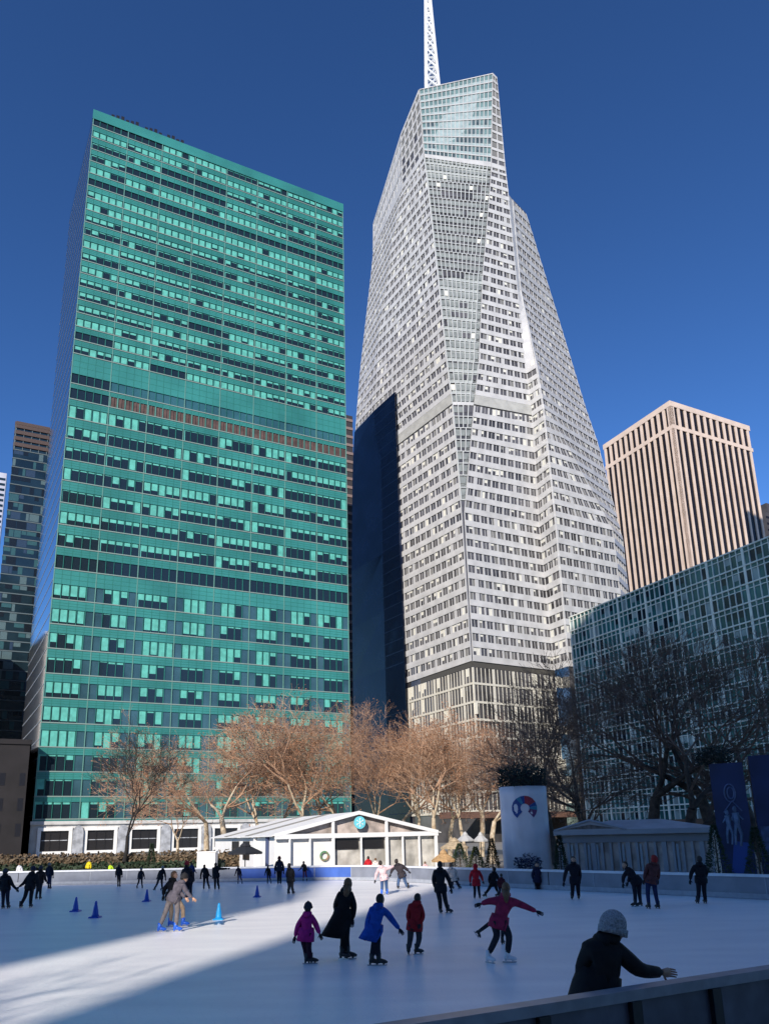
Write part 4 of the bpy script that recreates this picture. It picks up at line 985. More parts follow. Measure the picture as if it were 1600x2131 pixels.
# unseen towers added out of the picture to cast shade on rink and cream tower
def shade_block(label, x0, x1, y0, y1, h, mm):
    t = empty('office_tower', ((x0+x1)/2, (y0+y1)/2, 0), label, 'office tower')  # added unseen tower, only there to cast shade
    m = MB(); m.box(x0, x1, y0, y1, -.03, h); m.build('wall', [mm], t)
    m = MB(); z = 4
    while z+3 < h:
        m.box(x0-.05, x1+.05, y1, y1+.06, z, z+1.8); z += 4
    m.build('window_band', [MDGL], t)
tz = math.tan(SUN_EL)/math.cos(0)
def back(x, y, dist): return (x-math.sin(AZ)*dist, y-math.cos(AZ)*dist)
lx, ly = back(-2.2, 37.0, 108); LH = 61.2
tp = Vector((179, 328)); hz = Zat(1530, 1062, (tp.x, tp.y))+.51*139
shade_block('unseen grey tower added out of frame on the right to shade the cream striped tower', 138.3, 190, 175, 195, hz, MSTONE)
shade_block('unseen grey block added behind the camera to the left to shade the ice', lx-75, lx-.3*16, ly-16, ly, LH, MSTONE)
rx, ry = back(-2.9, 19.9, 100)
shade_block('unseen tall grey tower added behind the camera to the right to shade the rink', rx, rx+115, ry-30, ry, 205, MSTONE)
#PART3
# ================================================================== TREES
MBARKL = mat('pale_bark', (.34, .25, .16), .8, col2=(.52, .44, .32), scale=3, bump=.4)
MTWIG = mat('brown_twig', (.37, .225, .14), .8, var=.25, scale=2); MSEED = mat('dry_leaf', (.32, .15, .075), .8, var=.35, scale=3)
MBARKD = mat('shade_dark_bark', (.065, .047, .036), .85, var=.4, scale=3, bump=.4); MTWIGD = mat('shade_dark_twig', (.15, .095, .07), .85, var=.25, scale=2)  # darker bark and twigs put the right side's shade into the colour
def tree_mesh(seed, H, spread, tr, lean=0., depth=6, fork=.28, twig=.011, seeds=0., up=.35, ang=.55, kids=(2, 3)):
    r = random.Random(seed); T = MB(); K = MB()
    def leafy(p):
        if r.random() < seeds:
            for _ in range(2):
                q = p+Vector((r.uniform(-.22, .22), r.uniform(-.22, .22), r.uniform(-.22, .22))); a = Vector((r.uniform(-1, 1), r.uniform(-1, 1), r.uniform(-1, 1))).normalized()*.045; b = a.orthogonal().normalized()*.04
                K.quad(q-a-b, q+a-b, q+a+b, q-a+b, 1)
    def grow(p, d, L, rad, lv):
        n = 3 if lv < 3 else 2; pts = [p]; rads = [rad]; q = p; dd = d.copy()
        end = max(twig*.55, rad*(.62 if lv < depth-1 else .45))
        for i in range(n):
            dd = (dd+Vector((r.uniform(-1, 1), r.uniform(-1, 1), r.uniform(-.6, 1)))*(.16 if lv < 2 else .24)).normalized()
            q = q+dd*(L/n); pts.append(q); rads.append(rad+(end-rad)*(i+1)/n)
        (T if lv < 2 else K).tube(pts, rads, 8 if lv < 1 else (6 if lv < 2 else (4 if lv < 4 else 3)), 0, cap=False)
        if lv >= depth: leafy(q); return
        k = r.choice(kids) + (1 if lv in (1, 2, 3) else 0)
        for j in range(k):
            base_i = n if j < 2 else r.randint(1, n)
            b = pts[base_i]; br = rads[base_i]
            az = r.uniform(0, 2*math.pi); a = ang*r.uniform(.55, 1.35)
            o = dd.orthogonal().normalized(); o = Matrix.Rotation(az, 3, dd) @ o
            nd = (dd*math.cos(a)+o*math.sin(a)+Vector((0, 0, up*(.5 if lv > 3 else 1)))*.35)
            nd = Vector((nd.x*spread, nd.y*spread, nd.z)).normalized()
            grow(b, nd, L*r.uniform(.66, .88), br*r.uniform(.62, .8), lv+1)
        if lv >= 3:
            for j in range(2):
                b = pts[r.randint(1, n)]; nd = (dd+Vector((r.uniform(-1, 1), r.uniform(-1, 1), r.uniform(-.5, 1)))*.9).normalized()
                e = b+nd*L*r.uniform(.3, .6); K.tube([b, e], [twig, twig*.5], 3, 0, cap=False); leafy(e)
    grow(Vector((0, 0, -.05)), Vector((lean, 0, 1)).normalized(), H*fork, tr, 0)
    zt = max(v[2] for v in K.v); sc_ = H/zt
    for mb_ in (T, K): mb_.v = [(a*sc_, b*sc_, c*sc_) for a, b, c in mb_.v]
    return T, K
TM = {}
def tree_var(key, mats, **kw):
    T, K = tree_mesh(**kw); TM[key] = (T.mesh('trunk', [mats[0]], True), K.mesh('crown', [mats[1], mats[2]]))
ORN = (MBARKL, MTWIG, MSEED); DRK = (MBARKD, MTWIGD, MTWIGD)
tree_var('o1', ORN, seed=3, H=16, spread=1.35, tr=.30, depth=7, seeds=.22, fork=.22, ang=.62, twig=.013)
tree_var('o2', ORN, seed=11, H=15, spread=1.4, tr=.25, lean=.15, depth=7, seeds=.2, fork=.21, ang=.62, twig=.013)
tree_var('o3', ORN, seed=23, H=16, spread=1.25, tr=.24, lean=-.12, depth=7, seeds=.25, fork=.24, ang=.6, twig=.013)
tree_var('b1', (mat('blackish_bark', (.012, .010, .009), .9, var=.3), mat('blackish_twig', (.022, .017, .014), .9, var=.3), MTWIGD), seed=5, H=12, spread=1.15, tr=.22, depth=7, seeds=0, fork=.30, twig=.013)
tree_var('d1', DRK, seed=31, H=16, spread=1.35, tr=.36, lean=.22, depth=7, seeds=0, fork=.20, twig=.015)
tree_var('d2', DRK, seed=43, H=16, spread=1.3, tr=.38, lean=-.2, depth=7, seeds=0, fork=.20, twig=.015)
def put_tree(var, px, Yd, h, label, rot, group=None, hv=16.0):
    p = atY(px, 1745, Yd); s = h/hv
    t = empty('plane_tree', (p.x, p.y, 0), label, 'tree', group)
    t.rotation_euler = (0, 0, rot); t.scale = (s, s, s)
    for nm, me in zip(('trunk', 'crown'), TM[var]):
        o = bpy.data.objects.new(nm, me); C.objects.link(o); o.parent = t
GL = 'bare sunlit plane trees behind the tent'; GDK = 'bare dark plane trees on the shaded right side'
put_tree('b1', 260, 56, 12.6, 'slender dark bare tree alone in front of the stone arcade', .4, hv=12)
put_tree('o2', 372, 72, 9.3, 'low small brown bare tree right of the slender dark tree', 2.0, GL, 15)
put_tree('o1', 470, 74, 18.2, 'large pale trunked bare tree rising behind the left end of the white tent', .0, GL)
put_tree('o3', 545, 80, 17.0, 'bare brown tree second from the left behind the white tent roof', 1.2, GL)
put_tree('o2', 622, 76, 17.6, 'leaning pale bare tree behind the middle of the white tent roof', .3, GL, 15)
put_tree('o1', 700, 84, 17.2, 'bare brown tree at the right edge of the green tower', 2.5, GL)
put_tree('o3', 775, 80, 16.4, 'reddish bare tree in the gap between the green and white towers', 3.6, GL)
put_tree('o1', 838, 92, 17.5, 'reddish bare tree just left of the white tower foot', 5.0, GL)
put_tree('o2', 905, 76, 15.8, 'bare tan tree in front of the white tower foot left part', 4.2, GL, 15)
put_tree('o3', 968, 82, 16.8, 'bare tan tree in front of the middle of the white tower foot', .6, GL)
put_tree('o1', 1022, 66, 14.2, 'bare tree with pale sunlit trunk left of the white banner column', 4.4, GL)
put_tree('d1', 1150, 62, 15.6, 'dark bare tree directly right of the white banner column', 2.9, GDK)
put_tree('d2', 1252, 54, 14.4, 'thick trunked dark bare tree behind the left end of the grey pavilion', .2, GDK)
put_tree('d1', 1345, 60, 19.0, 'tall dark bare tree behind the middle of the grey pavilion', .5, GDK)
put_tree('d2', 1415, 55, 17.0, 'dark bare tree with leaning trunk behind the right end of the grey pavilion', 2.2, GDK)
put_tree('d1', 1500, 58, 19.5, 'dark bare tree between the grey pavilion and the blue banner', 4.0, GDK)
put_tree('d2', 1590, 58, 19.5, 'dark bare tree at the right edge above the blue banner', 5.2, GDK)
put_tree('o2', 665, 88, 17.5, 'farthest bare tree behind the tent peak against the green tower', 1.1, GL, 15)
put_tree('o1', 430, 84, 17.6, 'bare russet tree behind the large pale trunked one', 2.2, GL)
put_tree('o3', 585, 90, 19.5, 'tall faint russet tree far behind the tent roof', 5.4, GL)
put_tree('o3', 870, 84, 17.6, 'russet tree behind the white tower left corner foot', 2.9, GL)
put_tree('o2', 1000, 86, 18.0, 'tan bare tree behind the pale sunlit trunk near the banner', 5.5, GL, 15)
put_tree('o1', 935, 90, 17.0, 'farther bare tan tree between two others at the white tower foot', 3.1, GL)
# a bare tree behind the photographer whose twigs streak the sunlit ice
bt = back(-6.2, 13.5, 26)
t = empty('plane_tree', (bt[0], bt[1], 0), 'bare tree behind the camera beside the rink', 'tree'); t.scale = (1, 1, 1)
for nm, me in zip(('trunk', 'crown'), TM['d1']):
    o = bpy.data.objects.new(nm, me); C.objects.link(o); o.parent = t
# evergreens
MEVG = mat('evergreen_needle', (.022, .045, .018), .7, var=.4, scale=6); MEVO = mat('bronzed_needle', (.12, .075, .02), .7, var=.4, scale=5)
def evergreen(label, px, Yd, h, w, mm, seed, group=None, name='evergreen_tree', base=0.):
    p = atY(px, 1745, Yd); t = empty(name, (p.x, p.y, base), label, 'evergreen', group); r = random.Random(seed)
    m = MB(); m.tube([(p.x, p.y, base-.03), (p.x, p.y, base+h*.9)], [.05, .02], 6); m.build('trunk', [MBARKD], t)
    m = MB()
    for _ in range(1500):
        v = r.random()**.8; rr = w*(1-v)*(.55+.45*r.random())+.04; a = r.uniform(0, 2*math.pi)
        c = Vector((p.x+math.cos(a)*rr, p.y+math.sin(a)*rr, base+.08+v*h)); u = Vector((math.cos(a)*.8, math.sin(a)*.8, r.uniform(-.2, .9))).normalized()*r.uniform(.06, .13); s_ = u.orthogonal().normalized()*.022
        s_ = Matrix.Rotation(r.uniform(0, 3), 3, u.normalized()) @ s_
        m.quad(c-s_, c+s_, c+u+s_*.3, c+u-s_*.3)
    m.build('foliage', [mm], t)
evergreen('bronze green conical shrub left of the white banner column', 1022, 40.5, 2.2, .55, MEVO, 1)
evergreen('dark evergreen cone between white banner column and grey pavilion', 1163, 39, 2.3, .45, MEVG, 2)
evergreen('dark evergreen between the grey pavilion and the blue banner', 1487, 31, 2.6, .7, MEVG, 3)
evergreen('dark evergreen in front of the far right blue banner', 1572, 29.5, 2.5, .75, MEVG, 4)
evergreen('small dark conical evergreen on the terrace near the slender dark tree', 317, 52, 2.3, .45, MEVG, 5)
evergreen('low dark green shrub right of the white tent', 955, 47, 1.9, .9, MEVG, 6)
evergreen('low olive shrub between the tent and the bronze shrub', 988, 46, 1.7, .8, mat('olive_needle', (.10, .12, .03), .7, var=.4), 7)
# hedge on the terrace, left
def hedge(label, a, b, h, th, mats, seed, n=5000):
    a = Vector(a); b = Vector(b); c0 = (a+b)/2; t = empty('hedge', (c0.x, c0.y, 0), label, 'hedge'); r = random.Random(seed)
    d = (b-a).normalized(); nn = Vector((-d.y, d.x)); m = MB(); L = (b-a).length
    fbox(m, a, d, nn, 0, L, -.03, h*.82, -th*.4, th*.4, 0)
    for _ in range(n):
        s = r.uniform(0, L); z = r.uniform(.05, h)*(1-.1*r.random()); tt = r.uniform(-th/2, th/2) if z > h*.8 else (th/2 if r.random() < .5 else -th/2)*r.uniform(.85, 1.05)
        q = Vector((*(a+d*s+nn*tt), z)); u = Vector((r.uniform(-1, 1), r.uniform(-1, 1), r.uniform(-1, 1))).normalized()*.10; v = u.orthogonal().normalized()*.07
        m.quad(q-u-v, q+u-v, q+u+v, q-u+v, r.choice([0, 1]))
    m.build('foliage', mats, t)
MHB = mat('winter_hedge', (.10, .075, .045), .8, var=.4, scale=4); MHB2 = mat('winter_hedge_tip', (.16, .11, .065), .8, var=.4, scale=4)
hedge('long brown clipped winter hedge below the stone arcade', (-32, 57), (-10.5, 57), 1.85, 1.2, [MHB, MHB2], 3)
hedge('low dark green planting behind the barrier on the left', (-34, 53.2), (-10.8, 51.5), 1.25, 1.0, [MEVG, mat('dark_leaf', (.03, .04, .02), .7, var=.4)], 4)

# ================================================================== TENTS AND PARK FURNITURE
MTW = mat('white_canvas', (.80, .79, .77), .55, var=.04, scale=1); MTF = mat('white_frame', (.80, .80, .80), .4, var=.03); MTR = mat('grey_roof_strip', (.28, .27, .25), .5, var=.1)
MTD = mat('tent_interior', (.40, .34, .31), .7, var=.4, scale=1.2); MCYAN = mat('cyan_disc', (.16, .62, .72), .4); MPOSTB = mat('slate_blue_post', (.05, .07, .16), .5)
MGLP = mat('clear_panel', (.52, .50, .46), .08, spec=.8, var=.4, scale=.8)
tA = atY(572, 1745, 49.0); A_ = Vector((tA.x, tA.y))
def on_line(px, o, d):     # distance along d from o where the bearing of px meets the line
    r = ray(px, 1745); b = Vector((r.x, r.y)).normalized(); den = b.x*d.y-b.y*d.x
    t = (o.x*d.y-o.y*d.x)/den; return ((b*t)-o).dot(d)
TWd = on_line(905, A_, U1); TLn = on_line(447, A_, U2); EH = 2.75
rp = on_line(744, A_, U1); pk = Vector((*(A_+U1*rp),)); r_ = ray(744, 1692); PH = CH+r_.z/math.hypot(r_.x, r_.y)*pk.length
tn = empty('marquee_tent', (A_.x+U1.x*TWd/2, A_.y+U1.y*TWd/2, 0), 'large sunlit white marquee tent with clear gable and round cyan snowflake disc', 'tent')
TLn = min(max(TLn, 8), 22)
def tq(s, t, z): return (A_.x+U1.x*s+U2.x*t, A_.y+U1.y*s+U2.y*t, z)
m = MB()
for (s0, z0, s1, z1) in ((-.35, EH-.08, rp, PH), (rp, PH, TWd+.35, EH-.08)):
    m.hexa([tq(s0, -.3, z0), tq(s1, -.3, z1), tq(s1, TLn, z1), tq(s0, TLn, z0), tq(s0, -.3, z0+.07), tq(s1, -.3, z1+.07), tq(s1, TLn, z1+.07), tq(s0, TLn, z0+.07)])
m.build('roof', [MTW], tn)
for i in range(2):
    m = MB(); t0 = TLn*(.30+.36*i)
    m.hexa([tq(-.34, t0, EH-.0), tq(rp, t0, PH+.075), tq(rp, t0+1.0, PH+.075), tq(-.34, t0+1.0, EH-.0), tq(-.34, t0, EH+.04), tq(rp, t0, PH+.11), tq(rp, t0+1.0, PH+.11), tq(-.34, t0+1.0, EH+.04)])
    m.build('roof_strip', [MTR], tn)
def tbeam(name, a, b, w_, dpt=.12, mm=None):
    a = Vector(a); b = Vector(b); m = MB(); d = (b-a).normalized(); sd_ = Vector((U2.x, U2.y, 0)); up_ = d.cross(sd_).normalized()
    m.hexa([tuple(a-up_*w_/2), tuple(b-up_*w_/2), tuple(b-up_*w_/2+sd_*dpt), tuple(a-up_*w_/2+sd_*dpt), tuple(a+up_*w_/2), tuple(b+up_*w_/2), tuple(b+up_*w_/2+sd_*dpt), tuple(a+up_*w_/2+sd_*dpt)]); return m.build(name, [mm or MTF], tn)
tbeam('rafter', tq(-.1, -.34, EH), tq(rp, -.34, PH-.0), .24); tbeam('rafter', tq(rp, -.345, PH), tq(TWd+.1, -.345, EH), .24)
tbeam('eave_beam', tq(-.1, -.33, EH-.10), tq(TWd+.1, -.33, EH-.10), .30)
cols = [on_line(x, A_, U1) for x in (690, 801)]
for s0 in cols: tbeam('gable_post', tq(s0, -.32, EH+.05), tq(s0, -.32, EH+(PH-EH)*(s0/rp if s0 < rp else (TWd-s0)/(TWd-rp))-.12), .18)
for x in (600, 642, 690, 748, 801, 834, 868, 903):
    s0 = on_line(x, A_, U1); tbeam('post', tq(s0, -.32, 0), tq(s0, -.32, EH-.25), .20 if x in (690, 801, 903) else .10)
m = MB(); m.poly([tq(0, .06, EH), tq(TWd, .06, EH), tq(rp, .06, PH-.1)]); m.build('gable_panel', [MTD], tn)
m = MB(); r5 = random.Random(4)
s_a, s_b = on_line(690, A_, U1), on_line(801, A_, U1)
m.quad(tq(s_a, .02, 0), tq(TWd, .02, 0), tq(TWd, .02, EH-.1), tq(s_a, .02, EH-.1)); m.build('clear_panel', [MGLP], tn)
m = MB(); m.quad(tq(0, .0, 0), tq(s_a, .0, 0), tq(s_a, .0, EH-.1), tq(0, .0, EH-.1)); m.build('white_panel', [MTW], tn)
for x0, x1 in ((694, 744), (752, 797)):
    m = MB(); fbox(m, A_, U1, NU2, on_line(x0, A_, U1), on_line(x1, A_, U1), EH-1.0, EH-.32, .03, .08); m.build('menu_board', [MBRONZE], tn)
m = MB(); cc = Vector(tq(on_line(674, A_, U1), -.06, 1.35))
m.ring_loft([[tuple(cc+Vector((U1.x, U1.y, 0))*math.cos(q)*rr+Vector((0, 0, 1))*math.sin(q)*rr-Vector((U2.x, U2.y, 0))*t_) for q in [2*math.pi*i/20 for i in range(20)]] for rr, t_ in ((.33, 0), (.33, .06), (.21, .06), (.21, 0))], cap0=False, cap1=False)
m.build('wreath', [mat('wreath_green', (.03, .25, .12), .7, col2=(.35, .2, .12), scale=4)], tn)
m = MB(); cc = Vector(tq(rp, -.36, EH+(PH-EH)*.52))
ux = Vector((U1.x, U1.y, 0)); fw_ = -Vector((U2.x, U2.y, 0))
m.ring_loft([[tuple(cc+ux*math.cos(q)*rr+Vector((0, 0, 1))*math.sin(q)*rr+fw_*t_) for q in [2*math.pi*i/24 for i in range(24)]] for rr, t_ in ((.42, 0), (.42, .08))])
dsc = m.build('emblem_disc', [MCYAN], tn)
m = MB()
for k in range(3):
    an = math.pi*k/3+math.pi/6; dv = ux*math.cos(an)+Vector((0, 0, 1))*math.sin(an); m.tube([cc-dv*.3+fw_*.10, cc+dv*.3+fw_*.10], [.022, .022], 5)
    for sg in (-1, 1):
        for a2 in (-.7, .7):
            bq = cc+dv*.18*sg+fw_*.10; d2 = ux*math.cos(an+a2)+Vector((0, 0, 1))*math.sin(an+a2); m.tube([bq, bq+d2*.11*sg], [.015, .012], 4)
sub(dsc, m, 'snowflake', [mat('snowflake_white', (.8, .9, .92), .4)], tn)
# side wall of the tent with two dark windows and side posts
m = MB(); m.hexa([tq(0, 0.05, 0), tq(.06, 0.05, 0), tq(.06, TLn-.1, 0), tq(0, TLn-.1, 0), tq(0, 0.05, EH-.1), tq(.06, 0.05, EH-.1), tq(.06, TLn-.1, EH-.1), tq(0, TLn-.1, EH-.1)])
m.build('side_wall', [MTW], tn)
for x0, x1, zz0 in ((484, 498, 1.1), (507, 520, 1.1)):
    m = MB(); fbox(m, A_, U2, NU1, on_line(x1, A_, U2), on_line(x0, A_, U2), zz0, EH-.35, .01, .05); m.build('side_window', [MBRONZE], tn)
for x, mm in ((560, MPOSTB), (534, MTF)):
    s0 = on_line(x, A_, U2); m = MB(); fbox(m, A_, U2, NU1, s0-.06, s0+.14, 0, EH, .02, .2); m.build('side_post', [mm], tn)
# counter of pale boxes beside the tent
m = MB(); bo_ = atY(440, 1800, 50.5); m.box(bo_.x-.9, bo_.x+.3, 50.2, 51, -.03, 1.75); m.box(bo_.x-.95, bo_.x+.35, 50.15, 51.05, 1.75, 1.82)
tag(m.build('ticket_booth', [MTW], None, loc=(bo_.x, 50.5, 0)), 'small white booth against the left end of the white tent', 'booth')
# grey pavilion, right (in shade)
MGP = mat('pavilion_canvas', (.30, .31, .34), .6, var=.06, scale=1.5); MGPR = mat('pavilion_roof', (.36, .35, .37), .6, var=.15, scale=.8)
a1 = atY(1165, 1745, 41.0); b1 = atY(1478, 1740, 37.5); A2 = Vector((a1.x, a1.y)); B2 = Vector((b1.x, b1.y)); D2 = (B2-A2).normalized(); N2 = Vector((D2.y, -D2.x)); L2 = (B2-A2).length
pv = empty('pavilion', ((A2.x+B2.x)/2, (A2.y+B2.y)/2, 0), 'grey pavilion with hipped roofs and clear doors in the shade on the right', 'pavilion')
def pq(s, t, z): return (A2.x+D2.x*s+N2.x*t, A2.y+D2.y*s+N2.y*t, z)
e0 = 2.25; e1 = 2.62
def zof(px, py, Yd): return atY(px, py, Yd).z
rz = zof(1240, 1709, 43)
m = MB(); W2 = 5.0
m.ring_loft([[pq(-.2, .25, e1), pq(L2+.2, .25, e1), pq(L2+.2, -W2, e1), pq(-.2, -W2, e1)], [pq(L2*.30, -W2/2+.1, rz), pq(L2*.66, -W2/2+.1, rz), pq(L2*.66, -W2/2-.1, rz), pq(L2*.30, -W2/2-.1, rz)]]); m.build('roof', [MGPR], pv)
m = MB(); g1 = L2*.48; gm_ = L2*.23
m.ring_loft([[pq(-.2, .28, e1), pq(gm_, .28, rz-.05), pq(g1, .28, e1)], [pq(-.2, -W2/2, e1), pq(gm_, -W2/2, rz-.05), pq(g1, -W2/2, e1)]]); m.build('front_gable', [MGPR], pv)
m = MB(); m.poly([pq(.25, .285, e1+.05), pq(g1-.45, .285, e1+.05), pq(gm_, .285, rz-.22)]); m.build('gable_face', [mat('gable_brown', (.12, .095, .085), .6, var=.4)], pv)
for (p, q) in ((pq(-.2, .30, e1), pq(gm_, .30, rz)), (pq(gm_, .30, rz), pq(g1, .30, e1))):
    m = MB(); m.tube([p, q], [.07, .07], 6); m.build('gable_rafter', [MGP], pv)
m = MB(); fbox(m, A2, D2, N2, -.25, L2+.25, e0+.12, e1, .2, .34); m.build('fascia', [MGP], pv)
m = MB(); fbox(m, A2, D2, N2, -.1, L2+.1, e0-.28, e0+.1, .02, .10); m.build('valance', [mat('grey_valance', (.22, .22, .24), .6)], pv)
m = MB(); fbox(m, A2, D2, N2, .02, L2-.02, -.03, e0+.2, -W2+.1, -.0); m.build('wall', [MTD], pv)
k = 17
for i in range(k+1):
    m = MB(); s0 = i*L2/k; e = .06 if i % 4 else .11
    fbox(m, A2, D2, N2, s0-e, s0+e, -.03, e0-.3, .01, .10); m.build('door_post', [MGP], pv)
for i in (1, 3, 4, 7, 9, 13):
    m = MB(); fbox(m, A2, D2, N2, i*L2/k+.12, i*L2/k+.24, .1, e0-.4, .02, .06); m.build('curtain', [mat('pale_curtain', (.30, .34, .38), .6) if 'pale_curtain' not in bpy.data.materials else bpy.data.materials['pale_curtain']], pv)
# banner columns
MBAN = mat('white_banner', (.62, .60, .64), .55, var=.06, scale=1.2); MBANB = mat('blue_banner', (.010, .022, .085), .5, var=.25, scale=.8); MWR = mat('wreath_dark', (.012, .02, .012), .8, var=.4)
def foliage_top(t, c, w, h, seed, nm='wreath', n=900, mm=None):
    r = random.Random(seed); m = MB()
    for _ in range(n):
        a = r.uniform(0, 6.28); rr = w*math.sqrt(r.random()); z = h*r.random()*(1-.4*rr/w)
        q = Vector((c[0]+math.cos(a)*rr, c[1]+math.sin(a)*rr, c[2]+z)); u = Vector((r.uniform(-1, 1), r.uniform(-1, 1), r.uniform(-.3, 1))).normalized()*.16; v = u.orthogonal().normalized()*.035
        m.quad(q-v, q+v, q+u+v*.4, q+u-v*.4)
    m.build(nm, [mm or MWR], t)
bc = atY(1094, 1745, 41.5); bl = atY(1043, 1745, 41.0); br = atY(1140, 1745, 41.0); bw = (br.x-bl.x)/2; bh = zof(1090, 1637, 41)
t = empty('banner_column', (bc.x, bc.y, 0), 'tall pale curved banner column with round blue and red arc emblem', 'banner column')
def arcp(th, r0, z): r1 = r0*(1+.018*math.sin(th*9)+.01*math.sin(th*21+z*1.3)); return (bc.x+math.sin(th)*r1, bc.y-math.cos(th)*r1*.75, z)
ra = bw*1.02; m = MB()
m.ring_loft([[arcp(2*math.pi*i/72, ra, z) for i in range(72)] for z in [.25+(bh-.25)*j/10 for j in range(11)]]); m.build('banner', [MBAN], t, True)
m = MB(); m.ring_loft([[arcp(2*math.pi*i/28, ra*1.03, z) for i in range(28)] for z in (-.03, .25)]); m.build('base', [MBRONZE], t)
EMB = [mat('emblem_%d' % i, c_, .5) for i, c_ in enumerate(((.01, .05, .22), (.02, .18, .30), (.30, .02, .04), (.12, .03, .12)))]
zc = zof(1088, 1682, 40.2); segs = 14
for i in range(segs):
    q0 = math.radians(-50+280*i/segs); q1 = math.radians(-50+280*(i+1)/segs-.5); m = MB(); pts = []
    for rr in (.24, .66):
        for q in (q0, q1):
            dx = math.cos(q)*rr; th = math.asin(max(-.98, min(.98, (dx-.12)/ra))); pts.append((th, zc+math.sin(q)*rr))
    f0 = [arcp(pts[j][0], ra+.04, pts[j][1]) for j in (0, 1, 3, 2)]; f1 = [arcp(pts[j][0], ra-.03, pts[j][1]) for j in (0, 1, 3, 2)]
    m.hexa(f1+f0); m.build('emblem_segment', [EMB[0] if i in (10, 11, 12, 13, 9) else (EMB[2] if i in (6, 5, 4) else (EMB[3] if i < 2 else EMB[0 if i % 2 else 1]))], t)
foliage_top(t, (bc.x, bc.y, bh), bw*1.1, 1.5, 8, n=1800)
m = MB()
for dx_, hh_ in ((-.75, .6), (-.15, .8), (.5, .55)): m.box(bc.x+dx_, bc.x+dx_+.5, bc.y-.5, bc.y+.1, bh, bh+hh_)
m.box(bc.x-.8, bc.x+1.0, bc.y-.3, bc.y, bh-.02, bh+.12)
m.build('speaker_cluster', [MDPOST], t)
foliage_top(t, (bc.x-.2, bc.y-ra*.75-.15, .5), .75, 1.1, 9, 'dark_garland', 500, mat('navy_garland', (.012, .018, .06), .6, var=.5))
def bframe(px0, px1, Yd, ztop, label, marks):
    a = atY(px0, 1745, Yd); b = atY(px1, 1745, Yd-.6); t = empty('banner_column', ((a.x+b.x)/2, (a.y+b.y)/2, 0), label, 'banner column')
    o = Vector((a.x, a.y)); d = Vector((b.x-a.x, b.y-a.y)); Ln = d.length; d.normalize(); n = Vector((d.y, -d.x))
    m = MB(); fbox(m, o, d, n, 0, Ln, .3, ztop, -1.2, 0); m.build('banner', [MBANB], t)
    m = MB(); fbox(m, o, d, n, -.05, Ln+.05, -.03, .3, -1.25, .05); m.build('base', [MBRONZE], t)
    marks(t, o, d, n, Ln, ztop)
    return t, o, d, Ln
MMK = mat('pale_print', (.07, .10, .20), .5, var=.3, scale=5); MMK2 = mat('light_print', (.11, .17, .28), .5, var=.3, scale=4)
def marks1(t, o, d, n, Ln, zt):
    cx = Ln*.52; cz = zt-1.35     # looped emblem near the top
    for rr, aa in ((.32, 0), (.2, .15)):
        m = MB(); m.tube([P3(o, d, n, cx+math.sin(q)*rr*.7+aa*.2, .02, cz+math.cos(q)*rr*1.25) for q in [2*math.pi*i/16 for i in range(17)]], [.035]*17, 5); m.build('emblem', [MMK], t)
    m = MB(); m.tube([P3(o, d, n, cx-.35, .02, cz-.85), P3(o, d, n, cx+.05, .02, cz-.35), P3(o, d, n, cx+.4, .02, cz-.8)], [.035]*3, 5); m.build('emblem', [MMK], t)
    for (x, z, s) in ((.36, 2.7, 1.0), (.60, 2.75, 1.15)):      # two printed figures of skaters, flat on the banner
        m = MB(); X_ = Ln*x
        def fig(pts, w): m.tube([P3(o, d, n, X_+a*s, .012, z+b*s) for a, b in pts], w, 6)
        m.ell(P3(o, d, n, X_, .012, z+.55*s), (.10*s, .02, .12*s)); fig([(0, .42), (.02, 0)], [.13*s, .10*s]); fig([(.02, 0), (.12, -.4), (.05, -.85)], [.09*s, .06*s, .04*s]); fig([(0, 0), (-.1, -.4), (-.12, -.8)], [.08*s, .06*s, .04*s])
        fig([(-.05, .35), (-.22, .1)], [.05*s, .03*s]); fig([(.06, .35), (.25, .15)], [.05*s, .03*s]); m.build('printed_figure', [MMK2], t)
    m = MB(); m.quad(P3(o, d, n, Ln*.25, .006, .4), P3(o, d, n, Ln*.55, .006, .4), P3(o, d, n, Ln*.95, .006, 1.9), P3(o, d, n, Ln*.45, .006, 2.0)); m.build('printed_sweep', [mat('sweep_blue', (.02, .06, .26), .5)], t)
def marks2(t, o, d, n, Ln, zt):
    m = MB(); fbox(m, o, d, n, .1, Ln, 1.4, 2.6, .003, .012); m.build('printed_panel', [mat('dim_print', (.04, .07, .16), .5, var=.4)], t)
zt = zof(1500, 1590, 34)
t1_, o1_, d1_, L1_ = bframe(1494, 1566, 34, zt, 'dark blue banner column with two pale printed skating figures', marks1)
foliage_top(t1_, (o1_.x+L1_*.35, o1_.y+.5, zt), .8, 1.0, 12)
bframe(1580, 1660, 33.2, zof(1590, 1572, 33), 'plain dark blue banner column cut off by the right picture edge', marks2)
MTG = mat('greyish_canvas', (.42, .42, .42), .6)
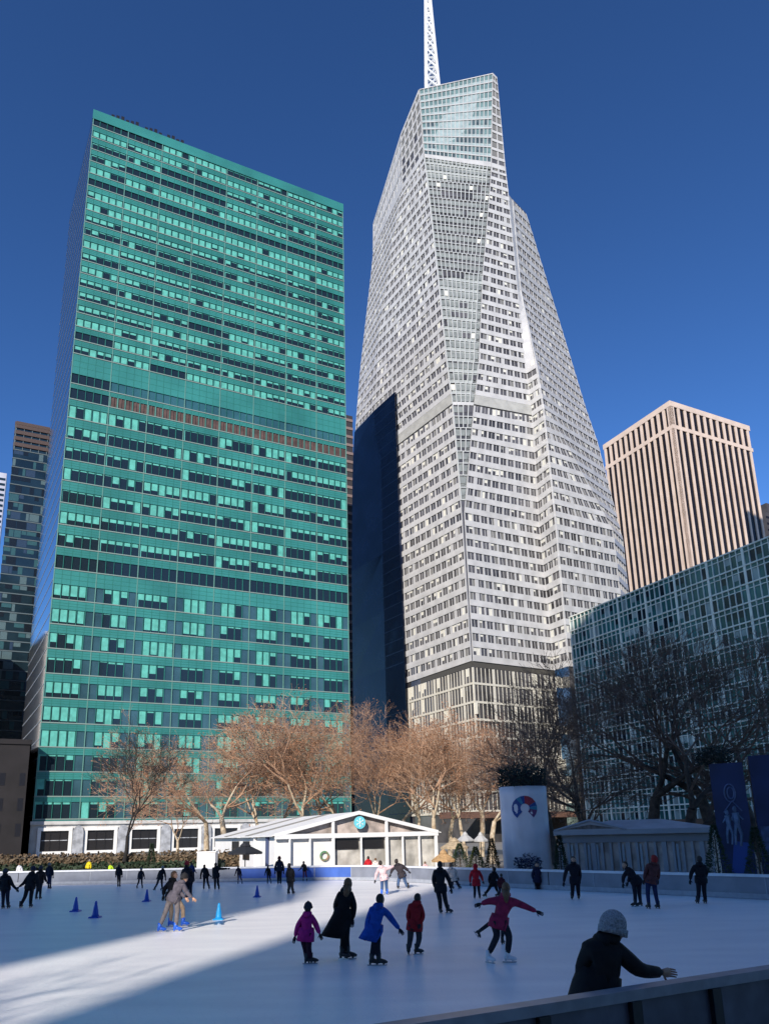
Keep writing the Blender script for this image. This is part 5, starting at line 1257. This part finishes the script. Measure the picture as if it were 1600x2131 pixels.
# black umbrella, straw umbrella, lights
def umbrella(label, px, Yd, zt_, w, mm, name='patio_umbrella'):
    p = atY(px, 1745, Yd); t = empty(name, (p.x, p.y, 0), label, 'umbrella')
    m = MB(); m.tube([(p.x, p.y, -.03), (p.x, p.y, zt_+.1)], [.035, .03], 8); m.build('pole', [MDPOST], t)
    m = MB(); m.ring_loft([[(p.x+math.cos(q)*r_, p.y+math.sin(q)*r_, z) for q in [2*math.pi*i/8+.2 for i in range(8)]] for r_, z in ((w, zt_-.62), (w*1.02, zt_-.50), (w*.5, zt_-.22), (.03, zt_))], cap0=False); m.build('canopy', [mm], t)
    m = MB(); m.ring_loft([[(p.x+math.cos(q)*r_, p.y+math.sin(q)*r_, z) for q in [2*math.pi*i/8+.2 for i in range(8)]] for r_, z in ((w*.35, zt_-.12), (w*.2, zt_+.05), (.02, zt_+.14))]); m.build('canopy_top', [mm], t)
umbrella('black patio umbrella in front of the white tent side', 511, 47.5, 2.25, 1.05, mat('black_canvas', (.015, .016, .02), .7))
umbrella('straw coloured umbrella right of the white tent', 921, 46.5, 1.55, .75, mat('straw_canvas', (.42, .26, .12), .8, var=.3))
umbrella('grey white cafe umbrella beyond the low shrubs', 968, 60, 2.6, .7, MTG)
umbrella('second grey white cafe umbrella nearer the bronze shrub', 1000, 60, 2.55, .6, MTG)
umbrella('tan cafe umbrella between straw and white ones', 945, 52, 2.2, 1.0, mat('tan_canvas', (.40, .31, .2), .8, var=.2))
# blue cones
def cone(label, px, py, s, mm):
    p = atZ(px, py, 0); t = empty('ice_marker', (p.x, p.y, 0), label, 'cone', 'plastic cones on the ice')
    m = MB(); m.ring_loft([[(p.x+math.cos(q)*r_*s, p.y+math.sin(q)*r_*s, z*s) for q in [2*math.pi*i/16 for i in range(16)]] for r_, z in ((.135, .04), (.10, .12), (.095, .2), (.06, .38), (.045, .44), (.05, .46), (.03, .53), (.01, .545))]); m.build('body', [mm], t, True)
    m = MB(); q = .17*s; m.ring_loft([[(p.x+a*q*f, p.y+b*q*f, z) for a, b in ((-1, -1), (1, -1), (1, 1), (-1, 1))] for f, z in ((1, .003), (1, .03*s), (.9, .05*s))]); m.build('foot', [mm], t)
MCN = mat('blue_plastic', (.01, .07, .42), .35, var=.05); MCN2 = mat('sunlit_blue_plastic', (.02, .38, .78), .35, var=.05)  # second plastic is the same blue with sunlight put into its colour
cone('blue cone on shaded ice at the left, the left one of the near pair', 157, 1898, 1.0, MCN)
cone('blue cone on shaded ice, the right one of the near pair', 198, 1911, 1.05, MCN)
cone('blue cone just left of the striding pair of skaters', 305, 1877, .95, MCN)
cone('small far blue cone left of the lone skater in grey shorts', 535, 1868, .95, MCN)
cone('blue cone coloured sun-bright cyan, standing on the sunlit strip of ice', 455, 1915, .98, MCN2)
